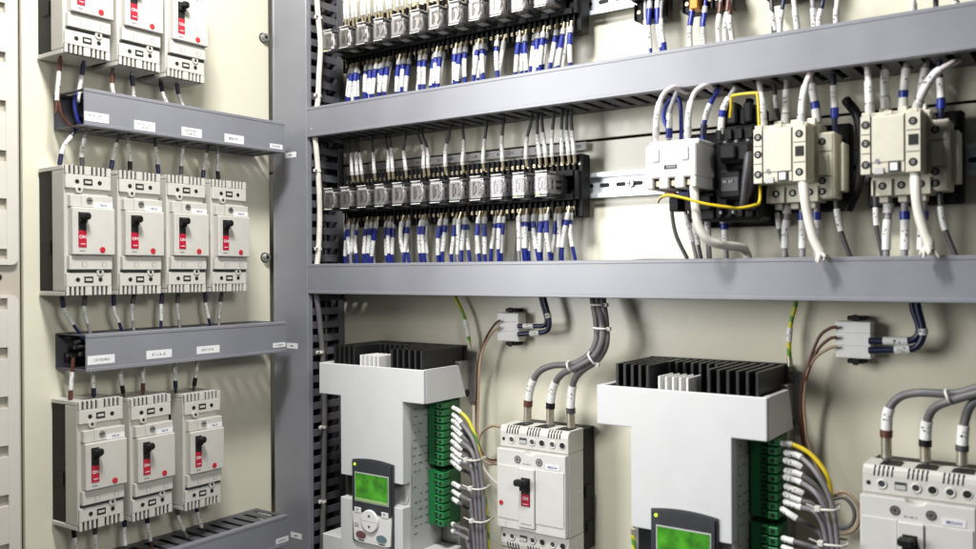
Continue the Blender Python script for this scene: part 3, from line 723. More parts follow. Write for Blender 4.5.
# contactor 1: white front unit on a dark contactor
r = thing('contactor', 'white overload unit on black contactor with yellow wire loop, leftmost of three', 'contactor', (-.447, PY, .098), 0)
m = MB()
m.box(0, .0625, -.125, -.036, .0105, .050, .0016)
for a, b in ((0, .0085), (.017, .028), (.0365, .0475), (.0555, .0625)): m.box(a, b, -.125, -.060, -.002, .0103, .0012)
m.box(0, .0625, -.115, -.036, .0502, .0552, .0012)
m.box(.0085, .0175, -.1275, -.1252, .03, .046, .0012); m.box(.045, .054, -.1275, -.1252, .03, .046, .0012)
m.build('front_unit', WHITE3, r)
m = MB(); m.box(.0085, .0555, -.118, -.06, -.001, .010, .0004); m.build('terminal_recess', HOLE, r)
for x in (.0128, .0322, .0515):
    m = MB(); m.disc(x, .0045, -.1195, -.1182, .0034, 12); m.build('terminal_screw', BRASS, r)
m = MB(); m.box(.0235, .0395, -.1256, -.125, .0205, .0255, .0004); m.box(.0265, .0385, -.126, -.1255, .0215, .0245, 0, 1); m.build('setting_slot', [HOLE, INKG], r)
m = MB(); m.box(.015, .125, -.03, -.012, -.045, .074, .003); m.box(.066, .122, -.075, -.03, -.04, .072, .004); m.box(.070, .118, -.066, -.03, .0722, .094, .003); m.box(.08, .092, -.074, -.05, .074, .1, .002); m.box(.1, .11, -.074, -.05, .074, .098, .002); m.box(.03, .064, -.07, -.03, -.038, -.004, .002)
for i in range(4): m.box(.07+i*.0125, .076+i*.0125, -.08, -.074, -.036, -.022, .001); m.box(.07+i*.0125, .076+i*.0125, -.08, -.074, .055, .068, .001)
m.box(.078, .116, -.094, -.074, .026, .05, .004); m.box(.081, .1, -.1, -.092, .03, .046, .002); m.box(.074, .104, -.088, -.074, -.016, .02, .006); m.box(.106, .120, -.086, -.074, -.03, .02, .002)
m.build('base', BLACK, r)
m = MB(); m.box(.079, .099, -.0886, -.0881, -.006, .010, .0002); m.glyphs(.081, .097, .005, .003, -.0886, 1, 2); m.build('rating_label', [DKGREY, GREYP], r)
m = MB(); m.tube([(.108, -.075, .05), (.113, -.094, .03), (.112, -.1, .0), (.106, -.09, -.025)], .005, 8); m.build('coil_lead', DKGREY, r)
m = MB(); m.box(.008, .022, -.09, -.062, -.008, -.0035, .0006, 0); m.box(.026, .040, -.09, -.062, -.008, -.0035, .0006, 1); m.build('terminal_marker', [REDB, BLUEW], r)
for i in range(4):
    m = MB(); m.box(.012+i*.02, .024+i*.02, -.085, -.062, -.026, -.009, .001); m.build('lower_terminal', BLACK, r)
screw_holes(r, [(.081, .052), (.094, .052), (.108, .052), (.075, -.03), (.09, -.03)], -.0801, .003)

YC = 1.035
def cw(Z, pts, r, m, label, segs=(), y=YC, ys=None, name='power_wire', n=8):
    q = []
    for k, (a, b) in enumerate(pts): q.append(aty(*Z(a, b), ys[k] if ys else y))
    return wire(q, r, m, label, segs, 'wire', name, None, n=n)
ZB, ZC, ZA = zf(740, 60, 2.617), zf(850, 60, 2.614), zf(640, 60, 2.617)
G = 'middle ivory contactor'
cw(ZB, [(48, 40), (51, 62), (57, 110), (62, 190)], .0034, PINKW, f'pinkish white cable entering top left of the {G}', [(.5, .8, 'sleeve'), (.82, .92, 'clearboot')], ys=[1.03, 1.025, 1.01, 1.01])
cw(ZB, [(124, 30), (122, 62), (120, 110), (117, 190)], .0034, LGREYW, f'straight grey wire with long white sleeve above the {G}', [(.3, .68, 'sleeve'), (.7, .86, 'clearboot')])
cw(ZB, [(199, 15), (186, 32), (170, 72), (162, 125), (160, 190)], .0034, PINKW, f'curved pinkish cable rising in front from the {G}', [(.45, .78, 'sleeve'), (.8, .92, 'clearboot')], ys=[1.03, 1.012, 1.0, 1.0, 1.0])
cw(ZB, [(186, 30), (190, 80), (197, 120), (204, 190)], .0036, LGREYW, f'white sleeved wire with blue ring at top right of the {G}', [(.2, .5, 'sleeve'), (.5, .62, 'blue'), (.62, .84, 'clearboot')])
cw(ZB, [(243, 20), (245, 60), (247, 110), (248, 190)], .0032, NAVYW, f'navy wire with white sleeve over the side block of the {G}', [(.28, .62, 'sleeve'), (.62, .78, 'blue')])
cw(ZB, [(88, 60), (92, 90), (96, 130), (110, 165)], .0026, DGREYW, f'short grey wire with small white sleeve behind the {G}', [(.3, .62, 'sleeve')], y=1.05)
fr1 = cw(ZB, [(163, 300), (168, 350), (178, 410), (192, 465), (208, 500), (214, 515)], .0052, CABW, f'fat white cable hanging in front of the {G}, frayed at its end', (), ys=[.995, .985, .985, .985, .985, .985], n=10)
cw(ZB, [(92, 350), (97, 400), (104, 450), (122, 515)], .0024, DGREYW, f'thin dark grey wire bottom left of the {G}', [(.3, .55, 'sleeve')])
for k, (xa, xb, bl) in enumerate(((123, 118, 0), (163, 164, 1), (200, 200, 1))):
    cw(ZB, [(xa, 365), (xa, 400), (xb, 450), (xb-1, 515)], .0036, LGREYW, f'{ordn(k)} white sleeved wire from left beneath the {G}', ([(.22, .36, 'blue')] if bl else [(.1, .25, 'clearboot')])+[(.36, .85, 'sleeve')])
cw(ZB, [(248, 345), (254, 400), (265, 450), (290, 520)], .0027, DGREYW, f'grey wire with white sleeve beneath the side block of the {G}', [(.25, .58, 'sleeve')])
G = 'right ivory contactor'
cw(ZC, [(43, -5), (46, 20), (49, 80), (52, 160)], .0034, PINKW, f'pinkish white cable entering top left of the {G}', [(.45, .75, 'sleeve'), (.78, .92, 'clearboot')], ys=[1.03, 1.02, 1.01, 1.01])
cw(ZC, [(92, -15), (91, 40), (91, 80), (96, 150)], .0036, LGREYW, f'straight grey wire with long white sleeve above the {G}', [(.25, .66, 'sleeve'), (.68, .86, 'clearboot')])
cw(ZC, [(150, -10), (145, 40), (140, 85), (138, 150)], .0036, LGREYW, f'white sleeved wire with blue ring above the {G}', [(.2, .56, 'sleeve'), (.56, .68, 'blue'), (.68, .86, 'clearboot')])
cw(ZC, [(204, -10), (195, 30), (184, 80), (178, 150)], .0036, LGREYW, f'white sleeved wire without ring at top of the {G}', [(.2, .7, 'sleeve'), (.72, .86, 'clearboot')], y=1.045)
cw(ZC, [(282, 2), (262, 12), (222, 36), (192, 82), (174, 130), (170, 165)], .0034, PINKW, f'pinkish cable sweeping up rightwards in front from the {G}', [(.48, .76, 'sleeve'), (.8, .92, 'clearboot')], ys=[1.04, 1.0, .99, .99, 1.0, 1.0])
cw(ZC, [(233, 0), (235, 40), (238, 90), (238, 160)], .0032, NAVYW, f'navy wire with white sleeve over the side block of the {G}', [(.3, .62, 'sleeve'), (.64, .8, 'blue')])
fr2 = cw(ZC, [(170, 295), (172, 340), (180, 400), (196, 455), (207, 480), (204, 500)], .0052, CABW, f'fat white cable hanging in front of the {G}', (), ys=[.995, .985, .985, .985, .985, .985], n=10)
cw(ZC, [(64, 330), (67, 390), (70, 440), (86, 515)], .0024, DGREYW, f'thin dark grey wire bottom left of the {G}', [(.3, .55, 'sleeve')])
for k, (xa, xb, bl) in enumerate(((100, 94, 0), (143, 142, 1), (192, 186, 1))):
    cw(ZC, [(xa, 360), (xa, 400), (xb+2, 450), (xb, 520)], .0038, LGREYW, f'{ordn(k)} white sleeved wire from left beneath the {G}', ([(.22, .36, 'blue')] if bl else [(.1, .25, 'clearboot')])+[(.36, .85, 'sleeve')])
cw(ZC, [(234, 335), (238, 390), (248, 440), (280, 520)], .0027, DGREYW, f'grey wire with white sleeve beneath the side block of the {G}', [(.25, .58, 'sleeve')])
for root, (a, b), sd in ((fr1, ZB(214, 515), 1), (fr2, ZC(204, 500), 2)):
    c = aty(a, b, .985)-root.location; m = MB(); rnd = random.Random(sd)
    for k in range(11):
        an = k*2*PI/11; o = Vector((math.cos(an)*.0042, math.sin(an)*.0042, .003)); d = Vector((math.cos(an)*.003+rnd.uniform(-.003, .003), math.sin(an)*.003, -rnd.uniform(.003, .010)))
        m.tube([c+o, c+o+d*.5, c+o+d], [.0021, .0018, .0008], 6)
    m.build('frayed_end', CABW, root)
G = 'white overload unit'
yq = [.985, .98, .985, .99, 1.02, 1.045]
cw(ZA, [(42, 222), (44, 150), (58, 96), (86, 72), (120, 84), (140, 76)], .0032, PINKW, f'pale cable arching over the left of the {G}', [(.08, .16, 'clearboot'), (.16, .38, 'sleeve')], ys=yq)
cw(ZA, [(125, 222), (128, 140), (142, 88), (170, 68), (198, 82), (215, 70)], .0032, PINKW, f'pale cable arching over the right of the {G}', [(.08, .16, 'clearboot'), (.16, .38, 'sleeve')], ys=yq)
cw(ZA, [(78, 215), (72, 180), (62, 150), (70, 115), (95, 95), (106, 120), (108, 160), (108, 215)], .0026, BLUEW, f'blue wire loop at the back of the {G}', (), y=1.02)
cw(ZA, [(76, 215), (77, 180), (80, 130), (98, 80)], .003, LGREYW, f'white sleeved wire inside the blue loop at the {G}', [(.08, .26, 'blue'), (.26, .55, 'sleeve')], y=1.005)
cw(ZA, [(164, 215), (168, 170), (180, 125), (206, 75)], .003, BLUEW, f'blue wire with white sleeve right of the arches at the {G}', [(.12, .32, 'navy'), (.4, .7, 'sleeve')], y=1.01)
cw(ZA, [(210, 215), (213, 170), (220, 125), (250, 72)], .0034, LGREYW, f'white sleeved wire with blue ring beside the yellow wire at the {G}', [(.14, .44, 'sleeve'), (.44, .56, 'blue'), (.56, .8, 'sleeve')], y=1.01)
cw(ZA, [(141, 330), (145, 380), (152, 430), (176, 470), (215, 484), (262, 490), (278, 503), (284, 530)], .0052, CABW, f'fat white cable leaving the {G} and turning right', (), ys=[.97, .965, .965, .97, .985, 1.02, 1.04, 1.045], n=10)
cw(ZA, [(82, 375), (86, 420), (97, 465), (124, 520)], .0026, DGREYW, f'dark grey wire bottom left of the {G}', ())
cw(ZA, [(116, 375), (122, 410), (134, 460), (148, 520)], .0026, LGREYW, f'pale wire with white sleeve under the left of the {G}', [(.2, .7, 'sleeve')])
cw(ZA, [(134, 375), (140, 420), (150, 470), (160, 520)], .0026, DGREYW, f'dark wire with white sleeve under the middle of the {G}', [(.35, .75, 'sleeve')])
cw(ZA, [(174, 380), (176, 420), (178, 460), (182, 520)], .0034, LGREYW, f'wire with short white sleeve under the right of the {G}', [(.25, .6, 'sleeve')], y=1.045)
cw(ZA, [(216, 380), (218, 410), (222, 455), (226, 520)], .0034, LGREYW, f'white sleeved wire with blue ring lowest right of the {G}', [(.12, .34, 'clearboot'), (.34, .46, 'blue'), (.46, .75, 'sleeve')], y=1.04)
yl = wire([aty(*ZA(a, b), y) for a, b, y in ((236, 150, 1.0), (238, 128, .995), (240, 98, .99), (250, 92, .985), (300, 87, .985), (308, 95, .985), (312, 170, .99), (312, 250, 1.0), (314, 340, 1.0), (312, 372, .995), (300, 380, .985), (256, 388, .975), (230, 385, .965),
                                              (170, 376, .955), (110, 360, .95), (72, 354, .95), (52, 362, .95), (46, 374, .95))], .0017, YELW, 'yellow wire bent in a loop around the black contactor of the white overload unit', [(.97, 1, 'ferrule')], 'wire', 'control_wire')

# ------------------------------------------------------------------ upper right sockets, cut by the picture's top
def up_socket(px, py, label, loc_z, wdt, orange=False):
    p = aty(px, py, 1.05)
    r = thing('timer_socket', label, 'relay socket', (p.x, PY, p.z), 0, 'black sockets at the top of the picture')
    m = MB(); m.box(0, wdt, -.03, -.012, 0, .09, .001)
    n = max(2, int(wdt/.0088))
    for i in range(n+1): x = i*wdt/n; m.box(max(0, x-.001), min(wdt, x+.001), -.041, -.03, 0, .022, .0003)
    m.box(0, wdt, -.036, -.03, 0, .022, .0006); m.box(0, wdt, -.048, -.03, .023, .04, .001); m.build('body', BLACK, r)
    m = MB()
    for i in range(n): m.disc((i+.5)*wdt/n, .011, -.0378, -.036, .0026, 10)
    m.build('terminal_screws', BRASS, r)
    if orange: m = MB(); m.box(.016, .026, -.056, -.0365, -.002, .022, .001); m.build('locking_clip', ORANGE, r)
    else: m = MB(); m.box(.004, wdt-.004, -.06, -.049, .03, .08, .001); m.build('timer_body', DKGREY, r)
    return r
up_socket(636, 22, 'black socket with blue wires at top, left one beside the upper relay row', 0, .042)
up_socket(684, 14, 'black socket with orange clip at top between two other sockets', 0, .058, True)
up_socket(768, 2, 'black socket at top edge, right one of three above the duct', 0, .058)
Z8 = zf(580, 0, 4.88)
ups = [(318, 40, 340, 220, 0), (340, 30, 343, 225, 1), (378, 30, 395, 225, 1), (395, 60, 410, 225, 2), (548, 55, 538, 205, 1), (607, 70, 603, 190, 1), (683, 50, 676, 180, 3), (722, 40, 708, 180, 3), (730, 60, 742, 180, 3), (935, 20, 950, 140, 0)]
for i, (a, b, c, d, k) in enumerate(ups):
    pa, pb = aty(*Z8(a, b), 1.04), aty(*Z8(c, d), 1.04)
    q = [pa+Vector((0, 0.004, .02)), pa, pa.lerp(pb, .5)+Vector((0, -.004, 0)), pb, Vector((pb.x, 1.046, .25))]
    s_ = {0: [(.35, .62, 'sleeve')], 1: [(.12, .22, 'clearboot'), (.22, .42, 'blue'), (.42, .68, 'sleeve')], 2: [(.3, .6, 'sleeve'), (.6, .7, 'blue')], 3: [(.12, .28, 'brown'), (.3, .68, 'sleeve')]}[k]
    wire(q, .0026, [LGREYW, BLUEW, LGREYW, LGREYW][k], f'{ordn(i)} short sleeved wire from left dropping behind the upper duct at top', s_, 'wire', 'control_wire', 'short wires from the top sockets')
Z9 = zf(760, 0, 4.52)
for i, (a, b, c, d, k) in enumerate([(50, -20, 62, 135, 'dark'), (110, -20, 90, 130, 'blue'), (150, -20, 168, 125, 'pale'), (235, -20, 245, 100, 'grey'), (290, -20, 268, 100, 'blue'), (350, -20, 345, 90, 'pale'), (688, -25, 695, 45, 'pale'), (790, -25, 795, 20, 'dark'), (890, -25, 885, 10, 'grey')]):
    pa, pb = aty(*Z9(a, b), 1.04), aty(*Z9(c, d), 1.04)
    q = [pa, pa.lerp(pb, .5)+Vector((.001, -.004, 0)), pb, Vector((pb.x, 1.046, .25))]
    wire(q, .0028, {'dark': DGREYW, 'blue': NAVYW, 'pale': CABW, 'grey': LGREYW}[k], f'{k} wire at the top right edge, {ordn(i)} from left there, entering the upper duct', [] if k == 'dark' else [(.25, .62, 'sleeve')], 'wire', 'control_wire')

# ------------------------------------------------------------------ motor drives
def arc_poly(x0, x1, z0, z1, sag, n=10):
    return [(x0, z0), (x1, z0)]+[(x1+(x0-x1)*i/n, z1+sag*(1-(2*i/n-1)**2)) for i in range(n+1)]
def make_drive(label, loc):
    """origin: top left corner of the front, on the panel plane; z down from the top rim"""
    r = thing('motor_drive', label, 'motor drive', loc, 0, 'white motor drives on the back panel')
    W = .2105; YF = -.122
    # metal back frame
    m = MB(); m.box(.004, W-.004, -.032, -.001, -.40, .004, .001); m.box(W-.03, W+.004, -.004, -.001, -.06, .018, .0008); m.box(.01, .04, -.004, -.001, -.02, .012, .0008)
    m.tube([(W-.0042, -.014, -.045), (W-.0032, -.014, -.045)], .006, 16, 1); m.build('mounting_frame', [SCREW, HOLE], r)
    # cover rim with open top
    m = MB(); rim = .007
    m.box(.0008, W-.0008, YF+.0022, YF+rim, -.048, -.0006, .0004)
    m.box(0, rim, YF+rim+.0002, -.034, -.0485, -.0003, .001)
    sidep = [(YF+rim+.0002, -.0003), (-.040, -.0003), (-.022, -.0485), (YF+rim+.0002, -.0485)]
    m.extr(sidep, 0, W-rim, W-.0002)
    m.box(rim, W-rim, YF+rim, -.034, -.0485, -.03, .0005)
    m.build('top_cover', WHITE, r)
    m = MB(); m.box(rim+.0005, W-rim-.0005, YF+rim+.0005, -.01, -.0298, -.012, .0003)
    m.build('cooling_tray', BLACK, r)
    # fins
    def fins(a, b, n, y0, y1, zt, mm, name, t=.0026):
        m = MB()
        for i in range(n):
            x = a+(b-a)*i/(n-1); m.box(x-t/2, x+t/2, y0, y1, -.02, zt, .0006)
        m.box(a, b, y1-.02, y1-.004, -.02, zt-.006, .0003)
        return m.build(name, mm, r)
    fins(.022, .0625, 5, YF+.012, -.012, .0265, BLACKF, 'cooling_fins', .0042)
    fins(.0785, .114, 5, YF+.010, YF+.05, .0145, WHITE2, 'cooling_fins', .0028)
    fins(.1395, .196, 6, YF+.012, -.012, .0262, BLACKF, 'cooling_fins', .0042)
    fins(.066, .138, 8, -.055, -.012, .0265, BLACKF, 'cooling_fins', .004)
    m = MB(); m.box(.02, .2, -.011, -.004, -.02, .027, .0005); m.build('fin_backplate', BLACKF, r)
    # body
    bx0, bx1 = .046, .1705
    m = MB(); m.box(bx0+.001, bx1, -.106, -.0325, -.40, -.0487, .001); m.build('body', GREYP, r)
    zn, zl = -.1685, -.2025
    def plate(p, y0, y1, name, mm):
        m = MB(); m.extr(p, 1, y0, y1); o = m.build(name, mm, r)
        bv = o.modifiers.new('edge', 'BEVEL'); bv.width = .0012; bv.segments = 2; bv.limit_method = 'ANGLE'; bv.angle_limit = math.radians(40)
        return o
    plate([(0, 0), (0, -.0485), (bx0, -.0485), (bx0, zn), (bx1, zn), (bx1, -.0485), (W, -.0485), (W, 0)], YF, YF+.0024, 'front_cover', WHITE)
    m = MB(); m.box(bx0+.0003, bx1-.0003, YF+.002, -.1058, zn+.0003, -.0488, .0004); m.build('cover_side', WHITE, r)
    rr = .012
    plate([(bx0, zl), (bx0, -.30), (bx1, -.30), (bx1, zl+.0)]+[(bx1-.001, zl), (bx0+.1, zl)], YF-.001, -.1058, 'lower_cover', WHITE)
    # wide fairing pieces closing the recess at both sides of the keypad
    m = MB(); m.box(bx0+.004, bx0+.026, -.112, -.1058, zl+.001, zn-.001, .001); m.build('recess_plug', BLACK, r)
    pr = [(.152, zl+.0002), (.152, zn-.0003), (.157, zn-.0003)]
    m = MB(); m.extr([(.153, zn-.0004), (.153, zl+.0004), (.157, zl+.0004)]+[(.157+.0115*math.sin(a), zl+.0119-.0115*math.cos(a)) for a in [i*PI/10 for i in range(1, 5)]]+[(.1685, zl+.0119), (.1685, zn-.0004)], 1, -.1075, -.1058); m.build('recess_face', GREYP, r)
    # foot
    m = MB(); m.box(0, W, YF-.001, -.034, -.325, -.264, .0015) if False else None
    m = MB(); m.box(.004, bx0-.0004, YF+.001, -.034, -.30, -.266, .0012); m.box(bx1+.0004, W, YF+.001, -.034, -.30, -.272, .0012); m.box(.004, W, YF+.0008, -.034, -.345, -.3004, .0012)
    m.build('foot', WHITE, r)
    m = MB()
    for i in range(9): m.box(.03+i*.012, .035+i*.012, YF+.0004, YF+.004, -.34, -.3012-.006, .0004)
    m.build('vent_slots', HOLE, r)
    # left side clip
    m = MB(); m.box(.0375, .0455, -.075, -.04, -.155, -.095, .001); m.build('side_clip', WHITE2, r)
    # legend on the right flank
    m = MB(); xk = bx1
    rnd = random.Random(5)
    for i in range(17):
        z = -.062-i*.0115
        for k in range(3):
            if rnd.random() < .75:
                y = -.098+k*.013+rnd.uniform(-.002, .002); m.box(xk, xk+.0003, y, y+rnd.uniform(.004, .009), z-.0011, z+.0011, 0)
        if i % 4 == 1: m.box(xk, xk+.0003, -.102, -.1012, z-.02, z+.008, 0)
    m.build('terminal_legend', INKG, r)
    # keypad
    kx0, kx1, zk0, zk1 = .0745, .1535, -.2635, -.1425
    kp = MB(); kp.extr(arc_poly(kx0-.001, kx1+.001, zk0, zk1+.001, .0035), 1, YF-.0035, YF-.0005); k = kp.build('keypad', DKGREY, r)
    m = MB(); m.extr(arc_poly(kx0+.001, kx1-.001, -.218, zk1-.001, .0035), 1, YF-.0062, YF-.0036); m.build('bezel', BEZEL, k)
    m = MB(); m.extr([(kx0+.004, -.2605), (kx0+.001, -.220), (kx0+.001, -.2105), (kx1-.012, -.2105), (kx1-.001, -.216), (kx1-.001, -.226), (kx1-.003, -.2605), (kx1-.012, -.2625), (kx0+.012, -.2625)], 1, YF-.0056, YF-.0036); m.build('button_panel', WHITE2, k)
    m = MB(); m.box(kx0+.0068, kx1-.0048, YF-.0068, YF-.0063, -.2025, -.1585, .0003); m.build('screen_frame', GREYP, k)
    m = MB(); m.box(kx0+.0083, kx1-.0063, YF-.0073, YF-.0069, -.201, -.160, 0); m.box(kx0+.0086, kx1-.0066, YF-.0075, YF-.0073, -.2005, -.1965, 0, 2); m.build('screen', [LCD, mat('lcd_segment', (.035, .13, .02), .3), LED2], k)
    m = MB(); m.disc(kx0+.0068, -.1475, YF-.0072, YF-.0062, .0022, 12); m.build('status_lamp', LED, k)
    cx, cz = kx0+.0375, -.2285
    m = MB(); m.tube([(cx, YF-.0057, cz), (cx, YF-.0085, cz), (cx, YF-.0092, cz)], [.0168, .0168, .0155], 28); m.build('navigation_ring', STICK, k)
    m = MB()
    for sg in (1, -1): m.extr([(cx-.0028, cz+sg*.0065), (cx+.0028, cz+sg*.0065), (cx, cz+sg*.0105)], 1, YF-.0096, YF-.0093)
    m.build('arrow_mark', INK, k)
    m = MB(); m.box(cx-.0165, cx+.0165, YF-.0094, YF-.0091, cz-.0004, cz+.0004, 0); m.build('ring_groove', GREYP, k)
    for xx in (kx0+.0055, kx1-.0195):
        m = MB(); m.box(xx, xx+.0135, YF-.0066, YF-.0057, -.2195, -.2115, .0006); m.box(xx+.003, xx+.0085, YF-.0069, YF-.0065, -.2145, -.2138, 0, 1); m.box(xx+.0055, xx+.0062, YF-.0069, YF-.0065, -.218, -.2138, 0, 1); m.build('soft_key', [STICK, INK], k)
    for xx, mm in ((kx0+.0185, mat('stop_button_red', (.16, .07, .075), .4)), (kx1-.0195, mat('start_button_teal', (.13, .21, .235), .4))):
        q = [(xx+.0095*math.cos(a), -.2515+.0055*math.sin(a)) for a in [i*PI/9 for i in range(18)]]
        m = MB(); m.extr(q, 1, YF-.0072, YF-.0057); m.build('push_button', mm, k)
        m = MB(); m.box(xx-.006, xx+.006, YF-.006, YF-.0057, -.2607, -.2593, 0); m.build('button_legend', DKGREY, k)
    m = MB(); m.box(kx0+.005, kx0+.013, YF-.0066, YF-.0057, -.240, -.234, .0006); m.build('small_key', GREYP, k)
    # green terminal blocks
    for z1, n, pt in ((-.052, 9, .0106), (-.1545, 7, .0117)):
        h = n*pt; hb = pt*.39
        m = MB(); x0_, x1_ = bx1+.003, W-.0035
        m.box(x0_, x0_+.013, -.068, -.034, z1-h, z1, .0008, 0)
        m.box(x0_+.0132, x1_, -.058, -.034, z1-h, z1, .0005, 1)
        for i in range(n):
            z = z1-pt/2-i*pt
            m.box(x0_+.0134, x0_+.0205, -.070, -.058, z-hb, z+hb, .0006, 0)
            m.box(x0_+.0222, x1_, -.074, -.058, z-hb, z+hb, .0006, 0)
            m.disc(x0_+.0168, z, -.0705, -.07, .0022, 10, 2); m.disc((x0_+.0222+x1_)/2, z, -.0745, -.074, .0026, 10, 2)
        m.build('terminal_block', [GREEN, GREEN2, HOLE], r)
    return r
d1 = make_drive('left white motor drive with green screen, beside the vertical duct', (-1.0025, PY, -.140))
dup(d1, (-.5155, PY, -.1408), 'right white motor drive with black cooling fins, its screen cut by picture bottom')

# wires from the drive terminals
YB = 1.003
def drive_bundle(Z, rows, mid, low, end, side, ygp, ties, ysleeve):
    n = len(rows)
    for i, (a, b, sl) in enumerate(rows):
        f = i/(n-1)
        mx, my = mid(f); lx, ly = low(f); ex, ey = end(f)
        yy = YB+.012*((i*5) % 3-1)
        q = [aty(*Z(a-4, b-3), YB+.012), aty(*Z(a, b), YB), aty(*Z(a+sl[0], b+sl[1]), YB-.002), aty(*Z(mx, max(my, b+sl[1]*2)), yy), aty(*Z(lx, max(ly, b+sl[1]*3.2)), yy), aty(*Z(ex, ey), yy)]
        wire(q, .0029, GREYW if i % 3 else MGREYW, f'grey wire with white sleeve, {ordn(i)} from top on the terminals of the {side} drive', [(.02, .045, 'ferrule'), (.045, .045+ysleeve*(.62+.55*f), 'sleeve')], 'wire', 'signal_wire', f'grey wires on the {side} drive')
    q = [aty(*Z(a, b), YB-.004) for a, b in ygp]
    wire(q, .0025, YG if side == 'left' else YELW, f"{'yellow green' if side == 'left' else 'bright yellow'} wire arching over the bundle of the {side} drive", [(.0, .07, 'sleeve')], 'wire', 'earth_wire')
    for i, (a, b, w) in enumerate(ties):
        c = aty(*Z(a, b), YB-.016); m = MB()
        m.tube([(-w/2, .0, -.001), (-w*.3, -.0045, 0), (w*.3, -.0045, .001), (w/2, 0, .002), (w*.3, .024, .001), (-w*.3, .024, 0), (-w/2, 0, -.001)], .0014, 6); m.box(-w/2-.004, -w/2+.002, -.005, .001, -.003, .003, .0006); m.tube([(-w/2-.002, -.002, 0), (-w/2-.012, -.006, .004)], .0011, 5)
        tag(m.build('cable_tie', TIE, None, c), f'{ordn(i)} white tie from top around the wire bundle of the {side} drive', 'cable tie')
Za = zf(440, 390, 3.45)
rows = [(50, 88, (18, 18)), (48, 108, (20, 18)), (48, 130, (20, 20)), (48, 155, (20, 20)), (46, 180, (22, 20)), (46, 205, (22, 20)), (46, 228, (22, 20)), (46, 250, (24, 22)), (50, 325, (22, 12)), (50, 352, (22, 14)), (50, 378, (22, 16)), (48, 465, (24, 10)), (48, 488, (24, 12))]
drive_bundle(Za, rows, lambda f: (122-28*f, 190+130*f), lambda f: (148-52*f, 340+60*f), lambda f: (160-50*f, 580), 'left', [(44, 60), (68, 74), (98, 105), (122, 160), (136, 220), (150, 330), (163, 450), (168, 580)], [(114, 243, .020), (130, 342, .020), (136, 455, .022)], .17)
Zb = zf(620, 420, 3.904)
rows = [(655, 130, (50, 14)), (652, 160, (50, 20)), (655, 200, (48, 12)), (652, 225, (50, 16)), (655, 262, (50, 20)), (652, 292, (52, 22)), (652, 322, (52, 18)), (640, 352, (56, 36)), (645, 465, (60, 16)), (645, 500, (60, 18))]
drive_bundle(Zb, rows, lambda f: (780-30*f, 225+200*f), lambda f: (835-55*f, 360+110*f), lambda f: (862-50*f, 640), 'right', [(628, 90), (680, 98), (740, 130), (790, 185), (818, 245), (826, 330), (846, 470), (862, 640)], [(815, 350, .020), (838, 488, .026)], .2)

